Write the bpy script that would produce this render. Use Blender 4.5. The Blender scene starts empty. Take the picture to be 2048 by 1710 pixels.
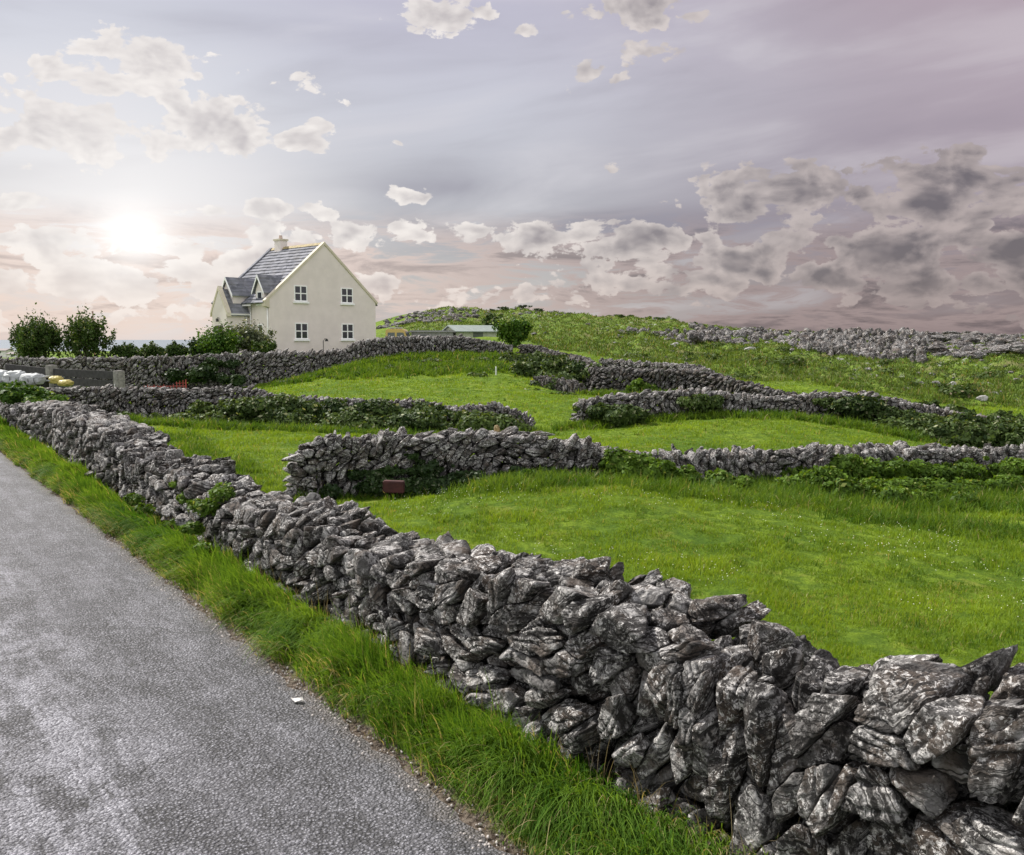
import bpy, math, random
import numpy as np
from mathutils import Vector
random.seed(7)
rng = np.random.default_rng(7)
C = bpy.context.scene.collection
SC = bpy.context.scene
PI = math.pi

# ---------------------------------------------------------------- camera
F = 1774.0            # focal length in photo pixels (photo 2048 wide)
EYE = 2.4
HOR = 679.0
PITCH = math.atan((855 - HOR) / F)
cam_d = bpy.data.cameras.new('camera'); cam = bpy.data.objects.new('camera', cam_d); C.objects.link(cam)
cam_d.sensor_width = 36.0; cam_d.lens = F / 2048 * 36.0
cam_d.clip_start = 0.05; cam_d.clip_end = 40000
cam.location = (0, 0, EYE); cam.rotation_euler = (PI / 2 - PITCH, 0, 0)
SC.camera = cam
SC.render.resolution_x = 1024; SC.render.resolution_y = 855
SC.view_settings.view_transform = 'Standard'; SC.view_settings.look = 'None'
SC.view_settings.exposure = 0.5; SC.view_settings.gamma = 1.0
SC.cycles.max_bounces = 6; SC.cycles.transparent_max_bounces = 8
SC.cycles.diffuse_bounces = 3; SC.cycles.glossy_bounces = 2; SC.cycles.transmission_bounces = 3

def pdir(px, py):
    """world direction through a photo pixel"""
    xr = (px - 1024) / F; up = (855 - py) / F
    cp, sp = math.cos(PITCH), math.sin(PITCH)
    return np.array([xr, cp + up * sp, -sp + up * cp])
def W(px, py, Z):
    d = pdir(px, py); return np.array([0, 0, EYE]) + d * (Z / d[1])
def G0(px, py, z=0.0):
    d = pdir(px, py); return np.array([0, 0, EYE]) + d * ((z - EYE) / d[2])

# ---------------------------------------------------------------- sun and sky
SUN_AZ = math.radians(-53)      # from +Y towards +X
SUN_EL = math.radians(45)
sd = Vector((math.sin(SUN_AZ) * math.cos(SUN_EL), math.cos(SUN_AZ) * math.cos(SUN_EL), math.sin(SUN_EL)))
sl = bpy.data.lights.new('sun', 'SUN'); sl.energy = 5.0; sl.angle = math.radians(1.5); sl.color = (1.0, 0.95, 0.88)
so = bpy.data.objects.new('sun', sl); C.objects.link(so); so.rotation_euler = sd.to_track_quat('Z', 'Y').to_euler()

class NT:
    def __init__(s, nt): s.nt = nt; s.N = nt.nodes; s.L = nt.links
    def put(s, sock, v):
        if isinstance(v, bpy.types.NodeSocket): s.L.new(v, sock)
        elif isinstance(v, bpy.types.Node): s.L.new(v.outputs[0], sock)
        elif v is not None:
            if hasattr(sock, 'default_value') and not isinstance(v, (int, float)) and len(v) == 3 and sock.type == 'RGBA': v = (*v, 1)
            sock.default_value = v
    def m(s, op, a, b=None, c=None, clamp=False):
        n = s.N.new('ShaderNodeMath'); n.operation = op; n.use_clamp = clamp
        for i, v in enumerate((a, b, c)): s.put(n.inputs[i], v)
        return n.outputs[0]
    def v(s, op, a, b=None, c=None):
        n = s.N.new('ShaderNodeVectorMath'); n.operation = op
        for i, x in enumerate((a, b, c)):
            if x is not None: s.put(n.inputs[i], x)
        return n.outputs['Value'] if op in ('DOT_PRODUCT', 'LENGTH', 'DISTANCE') else n.outputs[0]
    def mix(s, f, a, b, blend='MIX'):
        n = s.N.new('ShaderNodeMix'); n.data_type = 'RGBA'; n.blend_type = blend; n.clamp_factor = True
        s.put(n.inputs[0], f); s.put(n.inputs[6], a); s.put(n.inputs[7], b); return n.outputs[2]
    def fmix(s, f, a, b):
        n = s.N.new('ShaderNodeMix'); n.data_type = 'FLOAT'
        s.put(n.inputs[0], f); s.put(n.inputs[2], a); s.put(n.inputs[3], b); return n.outputs[0]
    def noise(s, vec, scale, detail=4, rough=0.55, dist=0.0, lac=2.0, kind='FBM'):
        n = s.N.new('ShaderNodeTexNoise'); n.noise_type = kind
        s.put(n.inputs['Vector'], vec); s.put(n.inputs['Scale'], scale); n.inputs['Detail'].default_value = detail
        n.inputs['Roughness'].default_value = rough; n.inputs['Distortion'].default_value = dist; n.inputs['Lacunarity'].default_value = lac
        return n.outputs['Fac']
    def vor(s, vec, scale, feature='F1', out='Distance', rand=1.0):
        n = s.N.new('ShaderNodeTexVoronoi'); n.feature = feature
        s.put(n.inputs['Vector'], vec); s.put(n.inputs['Scale'], scale); n.inputs['Randomness'].default_value = rand
        return n.outputs[out]
    def ramp(s, f, stops, interp='LINEAR'):
        n = s.N.new('ShaderNodeValToRGB'); n.color_ramp.interpolation = interp
        el = n.color_ramp.elements
        while len(el) < len(stops): el.new(0.5)
        for e, (p, c) in zip(el, stops):
            e.position = p; e.color = (*c, 1) if not isinstance(c, (int, float)) else (c, c, c, 1)
        s.put(n.inputs[0], f); return n.outputs[0]
    def ss(s, x, a, b):
        n = s.N.new('ShaderNodeMapRange'); n.interpolation_type = 'SMOOTHSTEP'
        s.put(n.inputs[0], x); n.inputs[1].default_value = a; n.inputs[2].default_value = b; return n.outputs[0]
    def comb(s, x, y, z):
        n = s.N.new('ShaderNodeCombineXYZ')
        for i, q in enumerate((x, y, z)): s.put(n.inputs[i], q)
        return n.outputs[0]
    def sep(s, vv):
        n = s.N.new('ShaderNodeSeparateXYZ'); s.put(n.inputs[0], vv); return n.outputs
def lin(r, g, b):
    f = lambda c: (c / 255 / 12.92) if c / 255 <= 0.04045 else ((c / 255 + 0.055) / 1.055) ** 2.4
    return (f(r), f(g), f(b))

SKY_STRENGTH = 0.1
def build_world():
    w = bpy.data.worlds.new('World'); SC.world = w; w.use_nodes = True
    n = NT(w.node_tree); n.N.clear()
    out = n.N.new('ShaderNodeOutputWorld'); bg = n.N.new('ShaderNodeBackground')
    n.L.new(bg.outputs[0], out.inputs[0]); bg.inputs[1].default_value = SKY_STRENGTH
    sky = n.N.new('ShaderNodeTexSky'); sky.sky_type = 'NISHITA'; sky.sun_disc = False
    sky.sun_elevation = SUN_EL; sky.sun_rotation = SUN_AZ
    tc = n.N.new('ShaderNodeTexCoord'); d = tc.outputs['Generated']
    x, y, z = n.sep(d)[:3]
    # azimuth and elevation, scaled to 1000 = one radian-ish for easy numbers
    u = n.m('ARCTAN2', x, y); v = n.m('ARCSINE', z)
    p = n.comb(u, v, 0.0)
    def uv(px, py):
        q = pdir(px, py); q = q / np.linalg.norm(q); return math.atan2(q[0], q[1]), math.asin(q[2])
    # ---- veil of thin high cloud: colour by elevation, left and right of the view
    el = n.m('DIVIDE', v, 0.42, clamp=True)
    left = n.ramp(el, [(0.0, lin(212, 190, 180)), (0.14, lin(222, 208, 202)), (0.33, lin(232, 229, 229)), (0.6, lin(218, 219, 226)), (0.85, lin(202, 203, 215)), (1.0, lin(190, 192, 206))])
    mid = n.ramp(el, [(0.0, lin(176, 163, 160)), (0.14, lin(190, 186, 184)), (0.33, lin(190, 190, 195)), (0.6, lin(203, 203, 213)), (0.85, lin(192, 189, 205)), (1.0, lin(182, 179, 198))])
    right = n.ramp(el, [(0.0, lin(128, 112, 114)), (0.14, lin(140, 126, 130)), (0.35, lin(160, 148, 158)), (0.6, lin(178, 168, 178)), (0.85, lin(176, 162, 172)), (1.0, lin(166, 158, 170))])
    c = n.mix(n.ss(u, -0.42, -0.08), left, mid)
    c = n.mix(n.ss(u, -0.05, 0.42), c, right)
    # soft streaks
    uw = n.comb(n.m('ADD', n.m('MULTIPLY', u, 1.6), n.m('MULTIPLY', v, 1.3)), n.m('SUBTRACT', n.m('MULTIPLY', v, 9.0), n.m('MULTIPLY', u, 1.2)), 3.0)
    st = n.noise(uw, 1.7, 5, 0.5, 0.4)
    c = n.mix(n.m('MULTIPLY', n.ss(st, 0.50, 0.72), 0.55), c, n.mix(0.35, c, lin(112, 104, 116)))
    c = n.mix(n.m('MULTIPLY', n.ss(st, 0.52, 0.30), 0.35), c, lin(226, 222, 226))
    # pink tint far right
    pk = n.m('MULTIPLY', n.ss(u, 0.25, 0.55), n.m('MULTIPLY', n.ss(v, 0.1, 0.22), 0.22))
    c = n.mix(pk, c, lin(186, 156, 166))
    # soft darker slate streaks, upper part of the low banks
    for (px, py, sx, sy, a) in [(930, 380, 190, 22, 0.55), (1080, 450, 330, 26, 0.6), (1500, 440, 330, 30, 0.45), (1250, 330, 260, 24, 0.3), (1850, 300, 300, 60, .25), (560, 60, 200, 20, .25)]:
        cu, cv = uv(px, py)
        qq = n.v('MULTIPLY', n.v('SUBTRACT', p, (cu, cv, 0)), (F / sx, F / sy, 0))
        # tilt: streaks rise to the right
        e = n.m('EXPONENT', n.m('MULTIPLY', n.v('DOT_PRODUCT', qq, qq), -0.7))
        e = n.m('MULTIPLY', e, n.m('MULTIPLY', n.ss(st, 0.3, 0.6), a))
        c = n.mix(e, c, lin(138, 132, 146))
    # ---- halo of the veiled sun low in the left
    su, sv = uv(268, 470)
    q = n.v('MULTIPLY', n.v('SUBTRACT', p, (su, sv, 0)), (1.0, 1.15, 0))
    r2 = n.v('DOT_PRODUCT', q, q)
    halo = n.m('EXPONENT', n.m('MULTIPLY', r2, -1 / (2 * 0.095 ** 2)))
    core = n.m('EXPONENT', n.m('MULTIPLY', r2, -1 / (2 * 0.024 ** 2)))
    c = n.mix(n.m('MULTIPLY', halo, 0.80), c, (0.95, 0.92, 0.91))
    # ---- layered low bank of broken cloud, mauve on the right, peach on the left
    lb = n.noise(n.comb(n.m('MULTIPLY', u, 6.0), n.m('MULTIPLY', v, 30.0), 1.5), 1.5, 8, 0.64, 0.5)
    lm = n.m('MULTIPLY', n.ss(v, 0.15, 0.09), n.ss(v, -0.01, 0.02))
    lbright = n.mix(n.ss(u, -0.35, 0.3), lin(236, 216, 206), lin(160, 142, 142))
    ldark = n.mix(n.ss(u, -0.35, 0.3), lin(196, 178, 172), lin(104, 93, 98))
    c = n.mix(n.m('MULTIPLY', n.m('MULTIPLY', lm, n.ss(lb, 0.41, 0.51)), 0.9), c, n.mix(n.ss(lb, 0.50, 0.68), lbright, ldark))
    # ---- cumulus
    blobs = [(110, 155, 70, 26, .75), (200, 165, 70, 32, .85), (292, 105, 48, 38, .9), (25, 160, 30, 16, .6), (120, 245, 130, 40, .95), (225, 250, 50, 55, .8), (30, 275, 60, 55, .8),
             (430, 245, 95, 34, 1.1), (540, 272, 100, 24, .95), (340, 285, 60, 30, .85), (640, 250, 40, 20, .6), (600, 155, 60, 18, .6), (430, 150, 60, 14, .5),
             (690, 205, 50, 14, .5), (800, 285, 34, 22, .55), (905, 272, 40, 12, .3), (890, 30, 90, 26, .85), (975, 22, 45, 24, .8), (1045, 62, 18, 14, .5), (800, 60, 40, 16, .4),
             (1275, 12, 130, 34, .95), (1265, 95, 32, 38, .8), (1190, 145, 65, 24, .75), (1135, 175, 40, 14, .5),
             (40, 400, 50, 22, .7), (390, 421, 55, 13, .75), (595, 418, 75, 18, .9), (800, 388, 48, 13, .75), (690, 420, 30, 12, .4),
             (560, 480, 90, 26, .8), (700, 470, 90, 24, .85), (880, 468, 110, 22, .85), (1075, 480, 95, 24, 1.0), (1240, 490, 90, 24, 1.0), (1220, 338, 22, 18, .7),
             (1330, 402, 50, 22, .75), (1480, 395, 90, 42, 1.0), (1600, 375, 90, 45, 1.0), (1530, 355, 55, 26, .8), (1715, 395, 48, 36, .9), (1880, 385, 130, 40, 1.15), (1905, 335, 55, 34, .9), (2040, 360, 40, 40, .8), (1990, 395, 100, 30, 1.0),
             (1420, 490, 200, 30, 1.1), (1620, 505, 220, 32, 1.05), (1750, 545, 300, 30, 1.0), (1350, 540, 200, 22, .85), (1790, 480, 80, 26, .85), (1900, 520, 190, 34, 1.1), (1560, 560, 420, 34, .85), (1990, 580, 240, 40, 1.0), (1250, 565, 160, 26, .7),
             (830, 580, 120, 28, .75), (990, 590, 80, 22, .6), (80, 490, 90, 26, 1.0), (170, 500, 70, 20, .9), (360, 500, 90, 22, .85), (470, 520, 90, 24, .85), (300, 550, 120, 24, .9), (120, 210, 150, 26, .8), (170, 130, 110, 22, .7), (350, 195, 70, 22, .65), (520, 60, 60, 14, .5), (400, 110, 60, 14, .5), (60, 330, 60, 20, .6), (840, 300, 26, 12, .5), (480, 60, 40, 12, .45), (1380, 20, 60, 12, .4), (740, 420, 26, 10, .5), (1180, 40, 70, 16, .6), (1000, 440, 60, 10, .5), (1350, 470, 200, 18, .8), (1100, 590, 90, 18, .7), (1700, 440, 100, 16, .6), (720, 590, 90, 22, .6), (60, 560, 160, 34, .95), (260, 520, 160, 26, .8), (350, 570, 140, 30, .8), (180, 620, 240, 26, .7)]
    # round seeds in a domain stretched 2.2 times upwards; long banks are rows of seeds
    mask = None; AS = 2.2; pq = n.v('MULTIPLY', p, (1, AS, 0)); br = random.Random(5)
    for (px, py, sx, sy, a) in blobs:
        k = max(1, round(sx / (1.25 * sy * AS)))
        for q in range(k):
            cu, cv = uv(px + (0 if k == 1 else sx * 1.25 * ((q + .5) / k * 2 - 1)), py + (br.uniform(-.4, .4) * sy if k > 1 else 0))
            r_ = (sy * AS if k > 1 else math.sqrt(sx * sy * AS)) * 2.3 / F * br.uniform(.85, 1.15)
            e = n.m('MULTIPLY_ADD', n.v('DISTANCE', pq, (cu, cv * AS, 0)), -a * 1.12 / r_, a * 1.12)
            mask = e if mask is None else n.m('MAXIMUM', mask, e)
    mask = n.m('MAXIMUM', mask, 0.0)
    def dens(off, det=8, shade=False):
        pp = n.v('ADD', p, off)
        warp = n.N.new('ShaderNodeTexNoise'); warp.inputs['Scale'].default_value = 9; warp.inputs['Detail'].default_value = 2
        n.L.new(pp, warp.inputs['Vector'])
        w3 = n.v('MULTIPLY', n.v('SUBTRACT', warp.outputs['Color'], (.5, .5, .5)), (.06, .035, 0))
        p2 = n.v('ADD', n.v('MULTIPLY', pp, (.95, 1.5, 0)), w3)
        a = n.noise(p2, 16, det, 0.625)
        if shade: return n.noise(p2, 15, 3.2, 0.58)
        # billows: rounded heads on the upper side
        b1 = n.m('SUBTRACT', 1.0, n.vor(p2, 34)); b2 = n.m('SUBTRACT', 1.0, n.vor(p2, 90))
        return n.m('ADD', n.m('MULTIPLY', a, 1.15), n.m('ADD', n.m('MULTIPLY', b1, 0.24), n.m('MULTIPLY', b2, .11)))
    d0 = dens((0, 0, 0))
    sdir = n.v('NORMALIZE', n.v('SUBTRACT', (uv(268, 520)[0], uv(268, 520)[1], 0.0), p))
    d1 = dens(n.v('ADD', n.v('MULTIPLY', sdir, (0.010, 0.010, 0)), (0.0, 0.008, 0.0)), 5, True)
    s0 = dens((0, 0, 0), 5, True)
    cov = n.m('SUBTRACT', n.m('ADD', d0, n.m('MULTIPLY', mask, 0.60)), 1.06)
    alpha = n.m('MULTIPLY', n.ss(cov, 0.0, 0.06), n.ss(mask, 0.12, 0.34))
    thick = n.ss(cov, 0.05, 0.36)
    rightness_ = n.ss(u, -0.2, 0.45)
    relief = n.m('MULTIPLY', n.m('SUBTRACT', s0, d1), 2.3)
    lit = n.m('ADD', n.m('ADD', 0.90, n.m('MULTIPLY', n.m('SUBTRACT', d0, 0.93), 0.5)), relief)
    lit = n.m('SUBTRACT', lit, n.m('MULTIPLY', thick, n.fmix(rightness_, 0.42, 0.70)), clamp=True)
    rightness = n.ss(u, -0.2, 0.45)
    lowness = n.ss(v, 0.13, 0.0)
    hi = n.mix(rightness, lin(250, 243, 237), lin(186, 172, 169))
    hi = n.mix(n.m('MULTIPLY', lowness, 0.7), hi, n.mix(rightness, lin(232, 212, 203), lin(158, 142, 142)))
    lo = n.mix(rightness, lin(168, 160, 163), lin(108, 99, 103))
    lo = n.mix(n.m('MULTIPLY', lowness, n.ss(u, 0.1, -0.35)), lo, lin(190, 170, 165))
    cc = n.mix(lit, lo, hi)
    cc = n.mix(n.m('MULTIPLY', halo, 0.55), cc, (1.0, 0.96, 0.93))
    c = n.mix(n.m('MULTIPLY', alpha, 0.95), c, cc)
    c = n.mix(core, c, (1.2, 1.16, 1.13))
    # below the horizon: dull ground haze colour
    c = n.mix(n.ss(v, 0.0, -0.03), c, lin(120, 118, 116))
    # behind the camera and overhead the veil is plain; a little clear sky shines through everywhere
    # added fill: unseen sky behind the camera is brightened to lift camera-facing faces
    back_fill = n.ss(y, 0.15, -0.45)
    c = n.mix(n.m('MULTIPLY', back_fill, n.ss(z, -0.02, 0.1)), c, (1.22, 1.21, 1.23))
    k = n.v('MULTIPLY', c, (1 / SKY_STRENGTH / 1.414,) * 3)
    c2 = n.mix(0.05, k, sky.outputs[0])
    n.L.new(c2, bg.inputs[0])
build_world()

# ---------------------------------------------------------------- maths helpers
_perm = np.random.default_rng(3).permutation(256); _perm = np.concatenate([_perm, _perm, _perm])
_grad = np.random.default_rng(4).normal(size=(256, 3)); _grad /= np.linalg.norm(_grad, axis=1)[:, None]
def pnoise(p):
    p = np.asarray(p, float); i = np.floor(p).astype(int); f = p - i; i &= 255
    w = f * f * f * (f * (f * 6 - 15) + 10)
    r = 0
    for dx in (0, 1):
        wx = w[:, 0] if dx else 1 - w[:, 0]
        hx = _perm[i[:, 0] + dx]
        for dy in (0, 1):
            wy = w[:, 1] if dy else 1 - w[:, 1]
            hy = _perm[hx + i[:, 1] + dy]
            for dz in (0, 1):
                wz = w[:, 2] if dz else 1 - w[:, 2]
                g = _grad[_perm[hy + i[:, 2] + dz] & 255]
                r = r + wx * wy * wz * (g[:, 0] * (f[:, 0] - dx) + g[:, 1] * (f[:, 1] - dy) + g[:, 2] * (f[:, 2] - dz))
    return r * 1.6
def fbm(p, o=4, g=0.5):
    r = 0; a = 1.0; p = np.asarray(p, float)
    for k in range(o): r = r + a * pnoise(p); p = p * 2.03 + 17.3; a *= g
    return r
_ico = {}
def ico(level):
    if level in _ico: return _ico[level]
    if level == 0:
        t = (1 + 5 ** .5) / 2
        v = np.array([(-1, t, 0), (1, t, 0), (-1, -t, 0), (1, -t, 0), (0, -1, t), (0, 1, t), (0, -1, -t), (0, 1, -t), (t, 0, -1), (t, 0, 1), (-t, 0, -1), (-t, 0, 1)], float)
        f = np.array([(0, 11, 5), (0, 5, 1), (0, 1, 7), (0, 7, 10), (0, 10, 11), (1, 5, 9), (5, 11, 4), (11, 10, 2), (10, 7, 6), (7, 1, 8), (3, 9, 4), (3, 4, 2), (3, 2, 6), (3, 6, 8), (3, 8, 9), (4, 9, 5), (2, 4, 11), (6, 2, 10), (8, 6, 7), (9, 8, 1)])
    else:
        v0, f0 = ico(level - 1)
        v = list(map(tuple, v0)); cache = {}
        def mid(a, b):
            k = (min(a, b), max(a, b))
            if k not in cache:
                cache[k] = len(v); v.append(tuple((np.array(v[a]) + np.array(v[b])) / 2))
            return cache[k]
        f = []
        for a, b, c in f0:
            ab, bc, ca = mid(a, b), mid(b, c), mid(c, a)
            f += [(a, ab, ca), (b, bc, ab), (c, ca, bc), (ab, bc, ca)]
        v = np.array(v); f = np.array(f)
    v = v / np.linalg.norm(v, axis=1)[:, None]
    _ico[level] = (v, f); return _ico[level]

def mesh_np(name, verts, faces, mat, parent=None, rnd=None, smooth=True, loc=None):
    """faces: one (n,k) array or a list of them"""
    if not isinstance(faces, list): faces = [faces]
    faces = [np.asarray(f) for f in faces if len(f)]
    verts = np.asarray(verts, float)
    if loc is not None: verts = verts - np.asarray(loc)
    me = bpy.data.meshes.new(name)
    me.vertices.add(len(verts)); me.vertices.foreach_set('co', verts.astype(np.float32).ravel())
    loops = np.concatenate([f.ravel() for f in faces]); tot = np.concatenate([np.full(len(f), f.shape[1]) for f in faces])
    me.loops.add(len(loops)); me.loops.foreach_set('vertex_index', loops.astype(np.int32))
    me.polygons.add(len(tot)); me.polygons.foreach_set('loop_start', np.concatenate([[0], np.cumsum(tot)[:-1]]).astype(np.int32))
    me.polygons.foreach_set('loop_total', tot.astype(np.int32))
    me.polygons.foreach_set('use_smooth', np.full(len(tot), smooth))
    me.update(calc_edges=True); me.validate()
    if rnd is not None:
        a = me.attributes.new('rnd', 'FLOAT', 'POINT'); a.data.foreach_set('value', np.asarray(rnd, np.float32))
    me.materials.append(mat)
    o = bpy.data.objects.new(name, me); C.objects.link(o)
    if parent is not None: o.parent = parent
    if loc is not None: o.location = loc
    return o
def tag(o, label=None, cat=None, group=None, kind=None):
    if label: o['label'] = label
    if cat: o['category'] = cat
    if group: o['group'] = group
    if kind: o['kind'] = kind
    return o
def empty(name, loc, rz=0.0, **k):
    o = bpy.data.objects.new(name, None); C.objects.link(o); o.location = loc; o.rotation_euler = (0, 0, rz); tag(o, **k); return o

class MB:
    def __init__(s): s.v = []; s.f = []
    def add(s, vs, fs):
        b = len(s.v); s.v += [tuple(map(float, q)) for q in vs]; s.f += [tuple(b + i for i in q) for q in fs]; return s
    def box(s, x0, x1, y0, y1, z0, z1):
        return s.add([(x0, y0, z0), (x1, y0, z0), (x1, y1, z0), (x0, y1, z0), (x0, y0, z1), (x1, y0, z1), (x1, y1, z1), (x0, y1, z1)],
                     [(0, 3, 2, 1), (4, 5, 6, 7), (0, 1, 5, 4), (1, 2, 6, 5), (2, 3, 7, 6), (3, 0, 4, 7)])
    def prism(s, prof, axis, a0, a1):
        """profile of 2-D points extruded along axis 'x' or 'y' (profile in the other two)"""
        n = len(prof)
        mk = (lambda q, a: (a, q[0], q[1])) if axis == 'x' else (lambda q, a: (q[0], a, q[1])) if axis == 'y' else (lambda q, a: (q[0], q[1], a))
        return s.add([mk(q, a0) for q in prof] + [mk(q, a1) for q in prof], [tuple(range(n)), tuple(range(2 * n - 1, n - 1, -1))] + [(i, n + i, n + (i + 1) % n, (i + 1) % n) for i in range(n)])
    def tube(s, pts, r, n=8):
        pts = [Vector(q) for q in pts]; rr = r if isinstance(r, (list, tuple)) else [r] * len(pts)
        vs = []
        for i, q in enumerate(pts):
            t = (pts[min(i + 1, len(pts) - 1)] - pts[max(i - 1, 0)]).normalized()
            a = t.cross(Vector((0.31, 0.2, 1) if abs(t.z) < .9 else (1, 0.1, 0))).normalized(); b = t.cross(a)
            vs += [q + (a * math.cos(k * 2 * PI / n) + b * math.sin(k * 2 * PI / n)) * rr[i] for k in range(n)]
        fs = [(i * n + k, i * n + (k + 1) % n, (i + 1) * n + (k + 1) % n, (i + 1) * n + k) for i in range(len(pts) - 1) for k in range(n)]
        fs += [tuple(range(n))[::-1], tuple((len(pts) - 1) * n + k for k in range(n))]
        return s.add(vs, fs)
    def build(s, name, mat, parent=None, bevel=0, smooth=False, loc=None):
        me = bpy.data.meshes.new(name); v = s.v
        if loc is not None: v = [(a - loc[0], b - loc[1], c - loc[2]) for a, b, c in v]
        me.from_pydata(v, [], s.f); me.update()
        import bmesh
        bm = bmesh.new(); bm.from_mesh(me); bmesh.ops.recalc_face_normals(bm, faces=bm.faces)
        if bevel: bmesh.ops.bevel(bm, geom=list(bm.edges), offset=bevel, segments=2, affect='EDGES', clamp_overlap=True)
        bm.to_mesh(me); bm.free()
        for q in me.polygons: q.use_smooth = smooth
        me.materials.append(mat); o = bpy.data.objects.new(name, me); C.objects.link(o)
        if parent is not None: o.parent = parent
        if loc is not None: o.location = loc
        return o

# ---------------------------------------------------------------- materials
def newmat(name):
    m = bpy.data.materials.new(name); m.use_nodes = True; n = NT(m.node_tree)
    b = n.N['Principled BSDF']; return m, n, b
def geo(n):
    g = n.N.new('ShaderNodeNewGeometry'); return g
def bump(n, b, h, strength, dist):
    k = n.N.new('ShaderNodeBump'); k.inputs['Strength'].default_value = strength; k.inputs['Distance'].default_value = dist
    n.L.new(h, k.inputs['Height']); n.L.new(k.outputs[0], b.inputs['Normal']); return k
def attr(n, name):
    a = n.N.new('ShaderNodeAttribute'); a.attribute_name = name; return a.outputs['Fac']
def simple(name, col, rough=0.6, metal=0.0, var=0.15, scale=3.0, bumps=0.0):
    m, n, b = newmat(name); tc = n.N.new('ShaderNodeTexCoord')
    f = n.noise(tc.outputs['Object'], scale, 5, 0.6)
    c = n.mix(n.ss(f, .3, .7), tuple(q * (1 - var) for q in col), tuple(min(1, q * (1 + var)) for q in col))
    n.put(b.inputs['Base Color'], c); b.inputs['Roughness'].default_value = rough; b.inputs['Metallic'].default_value = metal
    if bumps: bump(n, b, n.noise(tc.outputs['Object'], scale * 12, 4, .6), bumps, 0.01)
    return m

def stone_mat(name, fine=True, light=1.0, lich=1.0, ws=1.0, hil=1.0):
    m, n, b = newmat(name)
    P = geo(n).outputs['Position']
    r = attr(n, 'rnd')
    Pr = n.v('ADD', P, n.v('MULTIPLY', n.comb(r, r, r), (37.0, 91.0, 53.0)))
    # limestone body, darker to lighter from stone to stone
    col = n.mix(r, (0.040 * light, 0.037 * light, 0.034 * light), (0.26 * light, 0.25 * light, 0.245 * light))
    nb = n.noise(Pr, 6 * ws, 8, 0.68, 0.5)
    col = n.mix(n.ss(nb, 0.49, 0.60), col, (0.42 * hil, 0.41 * hil, 0.40 * hil))  # pale weathered patches, raised to put highlights into the stone colour
    brn = n.noise(Pr, 5 * ws, 4, 0.6)
    col = n.mix(n.m('MULTIPLY', n.ss(brn, 0.45, 0.62), 0.72), col, (0.098, 0.072, 0.054))
    # crusty pale lichen, boosted to carry highlights; black patches put shade into the colour
    l1 = n.noise(Pr, 34 * ws, 8, 0.78, 0.8); lg = n.noise(Pr, 4 * ws, 3, .5)
    lm = n.m('MULTIPLY', n.ss(l1, 0.52, 0.57), n.ss(lg, 0.38, 0.52))
    col = n.mix(n.m('MULTIPLY', lm, 0.9 * lich), col, (0.74, 0.72, 0.70))
    bl = n.noise(n.v('ADD', Pr, (5, 5, 5)), 21 * ws, 8, 0.76)
    col = n.mix(n.m('MULTIPLY', n.m('MULTIPLY', n.ss(bl, 0.50, 0.565), n.ss(n.noise(Pr, 3.5 * ws, 2, .5), .42, .56)), 0.93), col, (0.014, 0.012, 0.011))
    # strata: warped layers, their direction turns from stone to stone
    ax = n.v('NORMALIZE', n.comb(n.m('MULTIPLY', n.m('SINE', n.m('MULTIPLY', r, 61.0)), 0.7), n.m('MULTIPLY', n.m('COSINE', n.m('MULTIPLY', r, 47.0)), 0.7), 1.0))
    h = n.m('ADD', n.m('MULTIPLY', n.v('DOT_PRODUCT', P, ax), 34 * ws), n.m('MULTIPLY', n.noise(Pr, 4.5 * ws, 4, .6), 4.5))
    hs = n.noise(n.comb(h, n.m('MULTIPLY', r, 50.0), 0.0), 1.6, 5, 0.65)
    hs_on = n.ss(n.noise(Pr, 3.0 * ws, 2, .5), 0.34, 0.46)
    groove = n.m('MULTIPLY', n.ss(hs, 0.48, 0.42), hs_on)
    col = n.mix(n.m('MULTIPLY', groove, 0.92), col, (0.016, 0.014, 0.013))  # crevice shade put into the colour as well as the bump
    n.put(b.inputs['Base Color'], col)
    b.inputs['Roughness'].default_value = 0.82; b.inputs['Specular IOR Level'].default_value = 0.3
    if fine:
        hh = n.m('ADD', n.m('MULTIPLY', hs, n.m('MULTIPLY', hs_on, 1.2)), n.m('ADD', n.m('MULTIPLY', n.noise(Pr, 22, 8, .68), 1.3), n.m('MULTIPLY', n.vor(Pr, 60), 0.35)))
        bump(n, b, hh, 1.0, 0.034)
    else:
        bump(n, b, n.noise(Pr, 14, 5, .65), 1.0, 0.05)
    return m

def leaf_mat(name, c0, c1, c2=None, trans=0.35, rough=0.45, spec=0.35):
    m, n, b = newmat(name)
    r = attr(n, 'rnd'); P = geo(n).outputs['Position']
    big = n.noise(P, 0.9, 3, .5)
    c = n.mix(n.m('ADD', n.m('MULTIPLY', r, 0.7), n.m('MULTIPLY', n.m('SUBTRACT', big, .5), 1.4), clamp=True), c0, c1)
    if c2 is not None: c = n.mix(n.ss(r, 0.88, 0.93), c, c2)
    n.put(b.inputs['Base Color'], c); b.inputs['Roughness'].default_value = rough; b.inputs['Specular IOR Level'].default_value = spec
    t = n.N.new('ShaderNodeBsdfTranslucent'); n.put(t.inputs[0], n.mix(1.0, c, (1.35, 1.2, 0.5), 'MULTIPLY'))
    x = n.N.new('ShaderNodeMixShader'); x.inputs[0].default_value = trans
    n.L.new(b.outputs[0], x.inputs[1]); n.L.new(t.outputs[0], x.inputs[2])
    n.L.new(x.outputs[0], n.N['Material Output'].inputs[0])
    return m

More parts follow.
